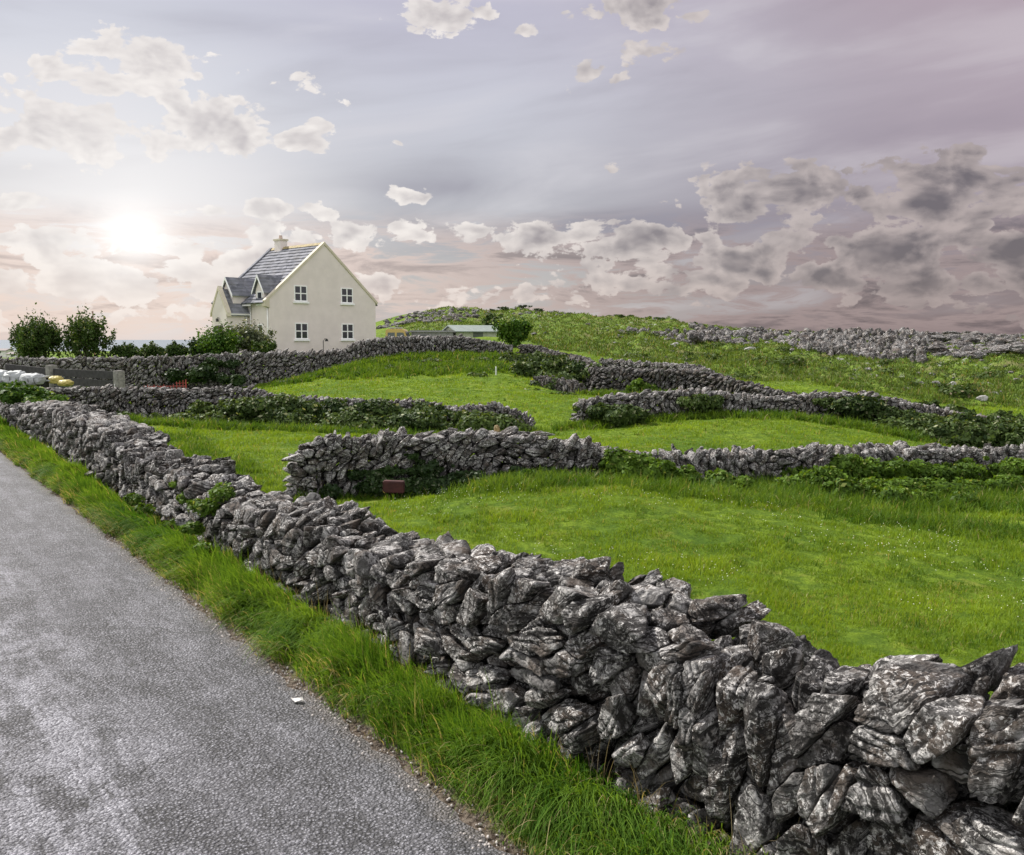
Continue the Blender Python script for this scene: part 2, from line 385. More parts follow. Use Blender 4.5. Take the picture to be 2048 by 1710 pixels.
GREEN0, GREEN1 = (0.050, 0.150, 0.006), (0.140, 0.270, 0.012)
def ground_mat():
    m, n, b = newmat('ground_turf')
    P = geo(n).outputs['Position']; x, y, z = n.sep(P)[:3]
    a = n.noise(P, 0.35, 5, .6); f = n.noise(P, 5.0, 7, .68); g = n.noise(P, 28, 5, .7)
    c = n.mix(n.ss(a, .3, .7), (0.092, 0.162, 0.012), (0.190, 0.270, 0.022))
    c = n.mix(n.ss(f, .42, .62), n.mix(0.6, c, (0.03, 0.075, 0.008)), c)
    c = n.mix(n.m('MULTIPLY', n.ss(n.noise(P, 1.3, 6, .65), .56, .68), .55), c, (0.26, 0.27, 0.05))
    c = n.mix(n.m('MULTIPLY', n.ss(g, .52, .70), 0.5), c, (0.19, 0.29, 0.03))
    # rough hill pasture: olive, dead grass and bare grey stone showing through
    hill = attr(n, 'rnd')
    o1 = n.noise(P, 0.5, 6, .65)
    hc = n.mix(n.ss(f, .40, .60), (0.060, 0.105, 0.014), (0.15, 0.215, 0.035))
    hc = n.mix(n.m('MULTIPLY', n.ss(o1, .50, .66), .7), hc, (0.175, 0.150, 0.075))
    hc = n.mix(n.m('MULTIPLY', n.ss(n.noise(P, 1.6, 7, .7), .56, .62), n.ss(n.noise(P, 0.12, 3, .5), .50, .66)), hc, (0.36, 0.35, 0.35))
    c = n.mix(hill, c, hc)
    # soil at the road edge
    L = n.v('DOT_PRODUCT', P, (float(NRM[0]), float(NRM[1]), 0.0))
    e = n.m('ADD', L, n.m('MULTIPLY', n.m('SUBTRACT', n.noise(P, 6, 4, .6), .5), 0.35))
    near = n.m('MULTIPLY', n.ss(e, LE + 0.16, LE + 0.06), n.ss(e, LE - 8, LE - 7))
    soil = n.mix(n.ss(g, .4, .6), (0.055, 0.040, 0.030), (0.20, 0.165, 0.135))
    c = n.mix(near, c, soil)
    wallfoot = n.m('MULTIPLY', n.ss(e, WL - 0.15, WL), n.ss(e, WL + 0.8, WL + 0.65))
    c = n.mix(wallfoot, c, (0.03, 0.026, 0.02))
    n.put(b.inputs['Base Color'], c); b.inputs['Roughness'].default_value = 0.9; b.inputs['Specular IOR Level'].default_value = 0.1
    bump(n, b, n.m('ADD', f, n.m('MULTIPLY', g, .35)), 0.9, 0.12)
    return m
def road_mat():
    m, n, b = newmat('asphalt_chippings')
    P = geo(n).outputs['Position']
    Pw = n.v('ADD', P, n.v('MULTIPLY', n.comb(n.noise(P, 40, 2), n.noise(n.v('ADD', P, (9, 9, 0)), 40, 2), 0.0), (.008, .008, 0)))
    ch = n.N.new('ShaderNodeTexVoronoi'); ch.inputs['Scale'].default_value = 62; n.L.new(Pw, ch.inputs['Vector'])
    dist, ccol = ch.outputs['Distance'], ch.outputs['Color']
    cv = n.sep(ccol)[0]
    c = n.mix(cv, (0.060, 0.060, 0.070), (0.43, 0.43, 0.475))
    pit = n.ss(dist, 0.30, 0.52)
    c = n.mix(n.m('MULTIPLY', pit, .9), c, (0.028, 0.027, 0.028))
    # wheel tracks polished pale, along the road
    L = n.v('DOT_PRODUCT', P, (float(NRM[0]), float(NRM[1]), 0.0)); T = n.v('DOT_PRODUCT', P, (float(DIR[0]), float(DIR[1]), 0.0))
    st = n.comb(n.m('MULTIPLY', L, 1.2), n.m('MULTIPLY', T, .35), 0.0)
    w = n.noise(st, 1.3, 6, .62)
    Lw = n.m('ADD', L, n.m('MULTIPLY', n.m('SUBTRACT', w, .5), 0.9))
    tr = n.m('MULTIPLY', n.ss(Lw, LE - 1.5, LE - 1.05), n.ss(Lw, LE - 0.55, LE - 0.95))
    tr = n.m('MAXIMUM', n.m('MULTIPLY', n.ss(Lw, LE - 2.9, LE - 2.3), n.ss(Lw, LE - 0.95, LE - 1.5)), n.m('MULTIPLY', tr, 0.0))
    pat = n.noise(P, 2.6, 7, .68, .3)
    strk = n.noise(n.comb(n.m('MULTIPLY', L, 3.4), n.m('MULTIPLY', T, .45), 4.0), 1.6, 8, 0.7)
    worn = n.m('MULTIPLY', n.m('ADD', n.m('MULTIPLY', n.ss(pat, .42, .60), .6), n.m('MULTIPLY', n.ss(strk, .46, .60), .7)), n.m('ADD', 0.30, n.m('MULTIPLY', tr, .9)), clamp=True)
    c = n.mix(n.m('MULTIPLY', worn, .88), c, n.mix(cv, (0.20, 0.20, 0.23), (0.56, 0.56, 0.62)))
    fines = n.noise(P, 190, 3, .8)
    c = n.mix(n.m('MULTIPLY', n.ss(fines, .53, .42), 0.75), c, (0.022, 0.022, 0.024))
    tar = n.m('MULTIPLY', n.ss(n.noise(P, 1.1, 6, .65), .56, .68), .45)
    c = n.mix(tar, c, (0.045, 0.045, 0.05))
    # a few hairline cracks
    Pc = n.v('ADD', P, n.v('MULTIPLY', n.comb(n.noise(P, 2.5, 5, .6), n.noise(n.v('ADD', P, (3, 3, 0)), 2.5, 5, .6), 0.0), (.6, .6, 0)))
    ck = n.m('MULTIPLY', n.ss(n.vor(Pc, .8, 'DISTANCE_TO_EDGE'), 0.011, 0.003), n.ss(n.noise(P, .5, 3, .5), .50, .60))
    c = n.mix(n.m('MULTIPLY', ck, .8), c, (0.03, 0.03, 0.03))
    # dirt washed along the edge
    dd = n.m('MULTIPLY', n.ss(n.m('ADD', L, n.m('MULTIPLY', n.m('SUBTRACT', n.noise(P, 5, 5, .65), .5), .35)), LE - .16, LE + .02), .6)
    c = n.mix(dd, c, n.mix(n.noise(P, 60, 3, .7), (0.05, 0.04, 0.035), (0.26, 0.23, 0.205)))
    n.put(b.inputs['Base Color'], c); b.inputs['Roughness'].default_value = 0.62
    b.inputs['Specular IOR Level'].default_value = 0.45
    bump(n, b, n.m('SUBTRACT', n.m('MULTIPLY', fines, .5), n.m('MULTIPLY', dist, 1.2)), 1.0, 0.016)
    return m

# ---------------------------------------------------------------- road line
R0 = G0(1020, 1710); R1 = G0(0, 905)
DIR = (R1 - R0)[:2]; DIR = DIR / np.linalg.norm(DIR)          # along the road, away from the camera
NRM = np.array([DIR[1], -DIR[0]]);                            # to the right, towards the wall
LE = float(R0[:2] @ NRM)                                      # road edge
WL = LE + 0.72                          # road-side foot of the wall
def rt(L, t, z=0.0): q = NRM * L + DIR * t; return np.array([q[0], q[1], z])

# ---------------------------------------------------------------- terrain
ctrl = []
for t in (-14, -5, 0, 5, 10, 16, 22, 30, 45, 70):
    for L in (-9, -4, 0, LE): ctrl.append(rt(L, t, 0.0))
    if t < 24: ctrl.append(rt(WL + .3, t, 0.03)); ctrl.append(rt(WL + 1.2, t, -0.02))
ctrl += [np.array(q, float) for q in [(3, 7, -.15), (0, 9.5, -.1), (-2, 12, -.05), (6, 10, -.3), (10, 14, -.5), (8, 8, -.35), (6, 4, -.25), (9, 0, -.3), (20, 8, -.8), (16, 3, -.6)]]
for q in [(550, 992, 14.5), (900, 985, 14.8), (1200, 966, 15.5), (1450, 972, 16.5), (1700, 966, 18), (2048, 956, 20),
          (1050, 952, 14.3), (1250, 890, 21.5), (1500, 840, 26), (1400, 868, 23.5), (1750, 880, 24), (1135, 851, 26.5), (1400, 833, 27.5), (1650, 838, 28), (1850, 870, 26.5), (2048, 880, 27),
          (400, 900, 19), (600, 870, 22.5), (450, 950, 15.5), (80, 842, 24.5), (200, 835, 26), (400, 840, 27), (700, 860, 26), (1080, 862, 26),
          (600, 792, 33), (800, 802, 31), (1050, 822, 29), (1110, 800, 31), (800, 762, 37), (650, 767, 37), (1000, 747, 39), (860, 745, 40),
          (700, 735, 42), (800, 713, 44), (930, 709, 45), (1000, 712, 45), (560, 768, 41), (300, 788, 40), (100, 782, 38),
          (1060, 708, 46), (1160, 744, 42), (1190, 788, 36), (1300, 790, 35), (1400, 788, 34), (1500, 800, 32), (1600, 808, 31),
          (1150, 703, 52), (1300, 722, 46), (1500, 750, 42), (1700, 765, 38), (1900, 795, 36), (2048, 825, 33), (2048, 780, 42), (1800, 775, 42),
          (1300, 690, 65), (1500, 705, 65), (1640, 722, 62), (1800, 730, 62), (2048, 700, 75), (1900, 712, 70),
          (780, 636, 118), (850, 624, 116), (1000, 622, 115), (1100, 629, 115), (1200, 637, 115), (1300, 642, 113), (1380, 652, 110), (1560, 672, 105), (1720, 670, 100), (1900, 676, 105), (2048, 678, 105),
          (1000, 648, 86), (1200, 662, 82), (780, 655, 90), (1400, 676, 85), (1600, 694, 80), (1750, 696, 80), (930, 676, 56), (1000, 686, 52), (1060, 680, 56)]:
    ctrl.append(W(*q))
ctrl += [np.array(q, float) for q in [(-16, 60, 1.45), (-10, 67, 1.5), (-22, 66, 1.4), (-19, 52, 1.45), (-12, 50, 1.55), (-7, 55, 1.5), (-28, 47, 1.1), (-36, 50, .8), (-50, 40, .3), (-70, 60, .2),
         (-40, 80, .5), (-60, 120, 0), (-25, 110, .6), (-90, 100, -.2), (-40, 160, -.5), (-5, 160, 1), (20, 155, 2), (60, 150, 1), (100, 140, 0), (70, 60, .4), (90, 90, 1), (45, 25, -1.0), (60, 40, -.8),
         (30, 0, -.8), (0, -25, 0), (-40, -20, 0), (40, -25, -.8), (-60, 0, 0), (100, 0, -1), (100, 40, -.8)]]
ctrl = np.array(ctrl)
def _tps(A, B):
    r2 = ((A[:, None, :2] - B[None, :, :2]) ** 2).sum(2) + 2.0
    return 0.5 * r2 * np.log(r2)
K = _tps(ctrl, ctrl) + np.eye(len(ctrl)) * 0.8
Pm = np.c_[np.ones(len(ctrl)), ctrl[:, :2]]
_A = np.block([[K, Pm], [Pm.T, np.zeros((3, 3))]])
_sol = np.linalg.solve(_A, np.r_[ctrl[:, 2], 0, 0, 0])
def sstep(x, a, b):
    t = np.clip((x - a) / (b - a), 0, 1); return t * t * (3 - 2 * t)
def terr(xy, rough=True):
    xy = np.atleast_2d(np.asarray(xy, float))[:, :2]
    q = np.c_[np.clip(xy[:, 0], -90, 100), np.clip(xy[:, 1], -25, 158)]
    z = np.empty(len(q))
    for i in range(0, len(q), 40000):
        s = q[i:i + 40000]; z[i:i + 40000] = _tps(s, ctrl) @ _sol[:-3] + _sol[-3] + s @ _sol[-2:]
    out = np.hypot(xy[:, 0] - q[:, 0], xy[:, 1] - q[:, 1])
    z = z * (1 - sstep(out, 0, 120)) - 9 * sstep(out, 60, 260)
    L = xy @ NRM
    if rough:
        dist = np.hypot(xy[:, 0], xy[:, 1])
        off = sstep(L, LE + 0.05, LE + 1.0)
        hl = hillness(xy)
        p3 = np.c_[xy, np.zeros(len(xy))]
        z = z + off * (fbm(p3 * 0.9, 3) * 0.035 + fbm(p3 * 3.1 + 7, 2) * 0.012)
        z = z + hl * (fbm(p3 * 0.16, 4, .55) * 0.55 + np.abs(fbm(p3 * 0.55 + 3, 4, .6)) * 0.42 - .1)
    # the verge is a low bank; the road is dead flat
    flat = (1 - sstep(L, LE + .05, LE + .5)) * sstep(L, -9, -7)
    z = z * (1 - flat) + flat * 0.0
    z = z + 0.06 * sstep(L, LE + .05, LE + .35) * (1 - sstep(L, WL + .8, WL + 2.0))
    return z
def hillness(xy):
    x, y = xy[:, 0], xy[:, 1]
    edge = np.interp(x, [-60, -9, 1, 5, 14, 25, 60], [90, 72, 50, 42, 31, 31, 36])
    return sstep(y, edge, edge + 9) * sstep(x, -14, -7)

def build_ground():
    a_in = np.radians(np.linspace(-36, 36, 620)); a_out = np.radians(np.linspace(36, 324, 90)[1:-1])
    ang = np.r_[a_in, a_out]; nA = len(ang)
    rad = np.r_[np.geomspace(1.6, 190, 620), np.geomspace(190, 900, 30)[1:]]; nR = len(rad)
    A, R = np.meshgrid(ang, rad)
    xy = np.c_[(R * np.sin(A)).ravel(), (R * np.cos(A)).ravel()]
    z = terr(xy)
    v = np.c_[xy, z]; hl = hillness(xy)
    i = np.arange(nR - 1)[:, None] * nA; j = np.arange(nA)[None]; j2 = (j + 1) % nA
    q = np.stack([i + j, i + nA + j, i + nA + j2, i + j2], -1).reshape(-1, 4)
    v = np.r_[v, [[0, 0, 0]]]; c = len(v) - 1
    tri = np.stack([np.full(nA, c), np.arange(nA), (np.arange(nA) + 1) % nA], -1)
    # beyond the shore the sheet runs on under the sea
    g = mesh_np('ground', v, [q, tri], ground_mat(), rnd=np.r_[hl, 0])
    tag(g, kind='structure')
    # road
    T = np.r_[np.arange(-20, -3, .5), np.arange(-3, 20, .08), np.arange(20, 120, .5)]; prof = [LE - 5.2, LE - 3, LE - 1, LE - 0.3]
    vs = []
    for t in T:
        e = 0.07 * float(fbm([[t * 1.1, 3, 0]], 3)[0]) + 0.05 * float(fbm([[t * 5, 9, 0]], 2)[0])
        for L, h in ((LE - 5.2, .012), (LE - 3, .03), (LE - 1, .022), (LE - .25, .012), (LE + e, .006), (LE + e + .03, -.02)): vs.append(rt(L, t, h))
    n = 6; fs = [(a * n + k, a * n + k + 1, (a + 1) * n + k + 1, (a + 1) * n + k) for a in range(len(T) - 1) for k in range(n - 1)]
    r = mesh_np('road', vs, np.array(fs)[:, ::-1], road_mat()); tag(r, kind='structure')
    m, nn, b = newmat('sea_water')
    P = geo(nn).outputs['Position']
    nn.put(b.inputs['Base Color'], nn.mix(nn.noise(P, .01, 3), (0.10, 0.13, 0.16), (0.16, 0.19, 0.22))); b.inputs['Roughness'].default_value = 0.5; b.inputs['Specular IOR Level'].default_value = .25
    bump(nn, b, nn.noise(P, .3, 4), .4, .5)
    R = 18000; k = 64
    vs = [(0, 0, -4.5)] + [(R * math.cos(a * 2 * PI / k), R * math.sin(a * 2 * PI / k), -4.5) for a in range(k)]
    s = mesh_np('sea', vs, np.array([(0, 1 + a, 1 + (a + 1) % k) for a in range(k)]), m); tag(s, kind='structure')
build_ground()

# ---------------------------------------------------------------- dry stone
STONE_NEAR = stone_mat('limestone_near', True, .74, 1.1, 1.0, 1.05)
STONE_MID = stone_mat('limestone_field_wall', True, .75, 1.3, 1.0, .9)
STONE_FAR = stone_mat('limestone_far_wall', False, .85, .9, .7, .62)
STONE_DARK = stone_mat('limestone_shaded_dark', False, .42, .4, .7, .32)  # darker copy of the wall stone; shade of the faces is in the colour
ROCK = stone_mat('limestone_outcrop', False, .5, .8, .35, .5)

def cells(length, hfun, thick, sfun, seed, tiltamp=0.9, end_quoin=False, jitter=0.035, topj=0.06, lean=0.0, maxn=6000):
    """stones of a wall in wall coordinates (t along, v across, w up): anisotropic Voronoi cells"""
    R = np.random.default_rng(seed)
    pts = []; met = []; rr = []
    arr_p = np.zeros((maxn, 3)); arr_M = np.zeros((maxn, 3, 3)); n = 0
    vol_tries = 0; fails = 0
    area = length * np.mean([hfun(t) for t in np.linspace(0, length, 20)])
    s_mean = np.mean([sfun(t) for t in np.linspace(0, length, 20)])
    tries = int(min(60000, area * thick / s_mean ** 3 * 16))
    cand_t = R.uniform(0, length, tries); uu = R.uniform(0, 1, tries); vv = R.uniform(-.5, .5, tries) * thick
    tn = fbm(np.c_[cand_t * 0.7, uu * 1.2 + seed, np.full(tries, seed * 1.7)], 2) * 2.4
    for k in range(tries):
        if n >= maxn: break
        t = cand_t[k]; h = hfun(t); w = -0.08 + uu[k] * (h + .05); v = vv[k]
        s = sfun(t)
        el = R.uniform(1.6, 4.4); sc = s * R.choice([.5, .72, .95, 1.25, 1.6], p=[.28, .30, .24, .13, .05])
        th = lean + tiltamp * (tn[k] * .8 + R.normal(0, .25))
        if end_quoin and t < .55: th = R.normal(0, .04); el = 2.6; sc = s * .8
        a, b, c = min(sc * el ** .55, s * 1.75), sc * R.uniform(.9, 1.3), sc * el ** -.62
        ct, st = math.cos(th), math.sin(th); ph = R.normal(0, .3); cp, sp = math.cos(ph), math.sin(ph)
        Rm = np.array([[ct, 0, -st], [0, 1, 0], [st, 0, ct]]) @ np.array([[cp, -sp, 0], [sp, cp, 0], [0, 0, 1]])
        M = Rm @ np.diag([a ** -2, b ** -2, c ** -2]) @ Rm.T
        p = np.array([t, v, w])
        if n:
            lo = arr_p[:n]; near = np.abs(lo[:, 0] - t) < 3 * s
            if near.any():
                dd = lo[near] - p; Mm = (arr_M[:n][near] + M) * .5
                if (np.einsum('ni,nij,nj->n', dd, Mm, dd) < 0.80).any(): continue
        arr_p[n] = p; arr_M[n] = M; n += 1; rr.append((Rm, a, b, c, th))
    return arr_p[:n], arr_M[:n], rr

def build_wall(name, stations, thick, size, mat, label, seed, split=0, levels=None, cat='stone wall', quoin=False, tilt=.9, group=None, dark=False, inward=0.0, topj=.07, facej=.035, gap=.95, lean=.9):
    """stations: (x, y, top z). Follows the ground."""
    S = np.array(stations, float)
    # resample smoothly
    seg = np.r_[0, np.cumsum(np.hypot(*np.diff(S[:, :2], axis=0).T))]
    length = seg[-1]
    tt = np.linspace(0, length, max(20, int(length * 3)))
    X = np.interp(tt, seg, S[:, 0]); Y = np.interp(tt, seg, S[:, 1]); TOP = np.interp(tt, seg, S[:, 2])
    k = np.ones(7) / 7
    def sm(a): return np.convolve(np.pad(a, 3, mode='edge'), k, 'valid')
    if len(S) > 2: X, Y = sm(X), sm(Y)
    BZ = sm(terr(np.c_[X, Y], False) - .03)
    dx, dy = np.gradient(X), np.gradient(Y); l = np.hypot(dx, dy); dx /= l; dy /= l
    nx, ny = dy, -dx          # right-hand side of the walking direction
    H = np.maximum(TOP - BZ, .25)
    hf = lambda t: float(np.interp(t, tt, H))
    sf = size if callable(size) else (lambda t: size)
    gap = gap if mat is not STONE_FAR and mat is not STONE_DARK else .90
    P, M, RR = cells(length, hf, thick, sf, seed, tilt, quoin, lean=lean)
    R = np.random.default_rng(seed + 5)
    out = []
    order = np.argsort(P[:, 0]); ts = P[order, 0]
    for i in range(len(P)):
        p = P[i]; Rm, a, b, c, th = RR[i]
        s = sf(p[0]); h = hf(p[0])
        j0, j1 = np.searchsorted(ts, [p[0] - 3.2 * s, p[0] + 3.2 * s]); nb = order[j0:j1]; nb = nb[nb != i]
        dd = P[nb] - p; Mm = (M[nb] + M[i]) * .5
        g = np.einsum('nij,nj->ni', Mm, dd); gl = np.linalg.norm(g, axis=1)[:, None]; nn_ = g / gl
        dk = (nn_ * dd).sum(1) * .5
        keep = (dk > 0) & (dk < 2.2 * s); nn_, dk = nn_[keep], dk[keep]
        # outer faces of the wall, uneven from stone to stone
        bt = thick * .5 + .04 * (1 - p[2] / max(h, .3))
        outer = bt - abs(p[1]) < s * .75; topmost = h - p[2] < s * .7
        pl = [((0, 1, 0.12), bt - p[1]), ((0, -1, 0.12), bt + p[1]), ((0, 0, 1), h - p[2])]
        for q, (nv, dv) in enumerate(pl):
            nv = np.array(nv, float) + R.normal(0, .16 if q < 2 else .28, 3); nv /= np.linalg.norm(nv)
            dv = max(dv + R.normal(0, facej if q < 2 else topj), s * .3)
            nn_ = np.r_[nn_, [nv]]; dk = np.r_[dk, dv]
        for q in range(10):    # broken facets
            nv = R.normal(size=3); nv /= np.linalg.norm(nv)
            nn_ = np.r_[nn_, [nv]]; ext = np.linalg.norm((Rm.T @ nv) * np.array([a, b, c]))
            dk = np.r_[dk, ext * R.uniform(.55, 1.0)]
        wx = np.interp(p[0], tt, X) + np.interp(p[0], tt, nx) * p[1]; wy = np.interp(p[0], tt, Y) + np.interp(p[0], tt, ny) * p[1]
        wz = np.interp(p[0], tt, BZ) + p[2]
        dist = math.sqrt(wx * wx + wy * wy + (wz - EYE) ** 2)
        ps = s / dist * 887 * 1.0        # size in render pixels
        lv = 4 if ps > 30 else 3 if ps > 11 else 2 if ps > 4 else 1
        if levels: lv = min(lv, levels)
        if not outer and not topmost: lv = min(lv, 1)
        U, Fc = ico(lv)
        d = (U * np.array([a, b, c])) @ Rm.T; d /= np.linalg.norm(d, axis=1)[:, None]
        q = np.maximum(d @ nn_.T, 0) / dk
        q = np.c_[q, np.linalg.norm((d @ Rm) / np.array([a, b, c]), axis=1) * .62]
        r0_ = min(1.5 * s, 9)
        pw = R.uniform(30, 90)
        r = (q ** pw).sum(1) ** (-1 / pw)
        V = p + d * (np.minimum(r, r0_) * gap)[:, None]
        if lv >= 2:
            am = s * .12
            sh = R.uniform(0, 90, 3)
            n1 = fbm(V * (1.5 / s) * .9 + sh, 3 if lv < 4 else 4, .55) * am * .42
            ax = Rm @ np.array([R.normal(0, .25), R.normal(0, .25), 1.0]); ax /= np.linalg.norm(ax)
            if lv >= 3:
                hh = (V @ ax) * (3.6 / s) * R.uniform(.8, 1.5) + fbm(V * (.9 / s) + sh, 2) * 1.3
                fr = np.abs((hh % 1.0) - .5) * 2
                n1 = n1 - (np.clip(.42 - fr, 0, 1) * 2) ** 1.2 * am * R.choice([.15, .5, .9])
                n1 = n1 + (1 - np.abs(fbm(V * (5 / s) + sh, 2))) * am * .20 - am * .15
            V = V + d * n1[:, None]
        t_ = V[:, 0]
        ex = np.clip(t_, 0, length); ov = t_ - ex
        cx = np.interp(ex, tt, X) + np.interp(ex, tt, dx) * ov + np.interp(ex, tt, nx) * V[:, 1]
        cy = np.interp(ex, tt, Y) + np.interp(ex, tt, dy) * ov + np.interp(ex, tt, ny) * V[:, 1]
        Wd = np.c_[cx, cy, np.interp(ex, tt, BZ) + V[:, 2]]
        out.append((Wd, Fc, R.uniform(), (outer or topmost), s / dist, p))
    base = np.array([X[0], Y[0], BZ[0]])
    def vis(k):
        Wd, Fc, r_, o_, sz, p = out[k]
        c = Wd.mean(0); px = 1024 + F * c[0] / max(c[1], .1); front = (p[1] * (np.interp(p[0], tt, nx) * -c[0] + np.interp(p[0], tt, ny) * -c[1])) > 0
        return sz * (1 if -60 < px < 2110 and c[1] > 0 else 0) * (1 if o_ else 0) * (1 if front or hf(p[0]) - p[2] < .2 else .1) * np.ptp(Wd, axis=0).max()
    hero = set(sorted(range(len(out)), key=vis, reverse=True)[:split]) if split else set()
    def merge(idx, nm, par):
        vs, fs, rs, b0 = [], [], [], 0
        for k in idx:
            vs.append(out[k][0]); fs.append(out[k][1] + b0); rs.append(np.full(len(out[k][0]), out[k][2])); b0 += len(out[k][0])
        return mesh_np(nm, np.concatenate(vs), np.concatenate(fs), mat, par, np.concatenate(rs), True, None)
    rest = [k for k in range(len(out)) if k not in hero]
    if split:
        e = empty(name, (0, 0, 0), label=label, cat=cat, group=group)
        o = merge(rest, 'stones', e); o['kind'] = 'stuff'
        for k in sorted(hero): mesh_np('stone', out[k][0], out[k][1], mat, e, np.full(len(out[k][0]), out[k][2]), True, out[k][0].mean(0))
        root = e
        e.location = base
        for ch in list(e.children): ch.location = Vector(ch.location) - Vector(base)
    else:
        root = merge(rest, name, None); tag(root, label, cat, group)
    print(name, len(out), 'stones', round(length, 1), 'm')
    return root

# road-side wall: straight, its crest follows the photo
crest = [(2200, 1390), (2048, 1352), (1990, 1348), (1930, 1305), (1850, 1318), (1780, 1335), (1745, 1385), (1690, 1372), (1645, 1325), (1600, 1275), (1500, 1232), (1420, 1182), (1330, 1172), (1200, 1142), (1100, 1122), (950, 1105), (830, 1080), (750, 1033), (680, 1010), (560, 992), (500, 960), (440, 922), (370, 918), (340, 884), (280, 848), (150, 806), (60, 810), (20, 797)]
TH1 = 0.78
st = [tuple(rt(WL + TH1 / 2, -2.0, .8))]
LB = WL + TH1 * .95
for px, py in crest:
    d = pdir(px, py); dn = d[0] * NRM[0] + d[1] * NRM[1]; k = LB / dn; q = d * k
    t = q[0] * DIR[0] + q[1] * DIR[1]; st.append(tuple(rt(WL + TH1 / 2, t, EYE + q[2] + (.045 if t < 8 else .01))))
st.append(tuple(rt(WL + TH1 / 2, 30, .8)))
st = sorted(st, key=lambda q: q[0] * DIR[0] + q[1] * DIR[1])
road_st = st
build_wall('dry_stone_wall', st, TH1, lambda t: np.interp(t, [0, 3, 6, 12, 30], [.31, .295, .235, .20, .18]), STONE_NEAR,
           'long rough grey dry stone wall running beside the asphalt road and grass verge', 11, split=100, tilt=1.2, topj=.06, facej=.07, gap=.905, lean=-.75)
def wall_px(name, rows, thick, size, mat, label, seed, **k):
    st = []
    for px, py, Z in rows:
        q = W(px, py, Z); st.append(tuple(q))
    return build_wall(name, st, thick, size, mat, label, seed, **k)
FW = 'dry stone walls dividing the fields'
wall_px('dry_stone_wall', [(556, 912, 14.5), (600, 886, 14.55), (650, 872, 14.6), (740, 874, 14.7), (780, 866, 14.75), (860, 872, 14.8), (920, 866, 14.9), (1060, 870, 15.1), (1120, 884, 15.3), (1180, 888, 15.5), (1205, 903, 15.6), (1300, 908, 15.9), (1390, 906, 16.2), (1480, 903, 16.6), (1640, 900, 17.4), (1720, 896, 18), (1880, 896, 19), (2048, 900, 20), (2300, 905, 22)],
        0.55, .205, STONE_MID, 'nearer field wall with squared flat-slab end, red block at its foot', 21, split=100, quoin=True, group=FW, topj=.10, facej=.05, gap=.92)
wall_px('dry_stone_wall', [(30, 782, 25), (80, 777, 25.3), (140, 776, 25.8), (200, 775, 26), (370, 778, 27), (430, 774, 27), (500, 778, 27), (560, 790, 27), (700, 800, 26.8), (860, 803, 26.4), (900, 815, 26.3), (990, 808, 26.2), (1040, 822, 26.1), (1082, 838, 26)],
        .55, .20, STONE_FAR, 'field wall half smothered by brambles, in front of the timber gate', 31, group=FW)
wall_px('dry_stone_wall', [(-200, 722, 41), (0, 717, 41), (250, 716, 41), (400, 712, 41.5), (500, 706, 42), (640, 704, 43), (690, 698, 43.5), (705, 686, 43.5), (760, 676, 44), (850, 674, 45), (930, 674, 45.5), (1000, 686, 46), (1030, 692, 46)],
        .6, .25, STONE_FAR, 'tall garden wall just below the cream house and its hedge', 41, group=FW)
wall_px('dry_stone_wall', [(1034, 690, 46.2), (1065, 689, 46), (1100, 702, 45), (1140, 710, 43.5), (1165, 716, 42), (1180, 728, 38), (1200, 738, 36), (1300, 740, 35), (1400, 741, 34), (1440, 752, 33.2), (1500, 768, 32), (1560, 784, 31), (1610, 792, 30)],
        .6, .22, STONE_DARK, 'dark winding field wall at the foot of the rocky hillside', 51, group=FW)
wall_px('dry_stone_wall', [(1137, 806, 26.5), (1180, 796, 26.6), (1250, 788, 26.8), (1400, 778, 27.4), (1450, 788, 27.6), (1560, 794, 28), (1620, 786, 28), (1740, 786, 28), (1800, 800, 27.8), (1900, 822, 27.2), (2048, 848, 27), (2250, 870, 27)],
        .6, .21, STONE_FAR, 'field wall with rounded end beside the grassy gap, ivy over its right half', 61, group=FW)
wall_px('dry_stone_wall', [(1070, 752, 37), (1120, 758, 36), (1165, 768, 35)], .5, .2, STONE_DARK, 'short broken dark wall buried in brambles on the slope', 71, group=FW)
wall_px('dry_stone_wall', [(1200, 718, 44), (1290, 726, 42.5), (1370, 728, 41), (1420, 742, 39)], .9, .24, STONE_FAR, 'pale tumbled wall crest on the bank above the dark wall', 81, group=FW)

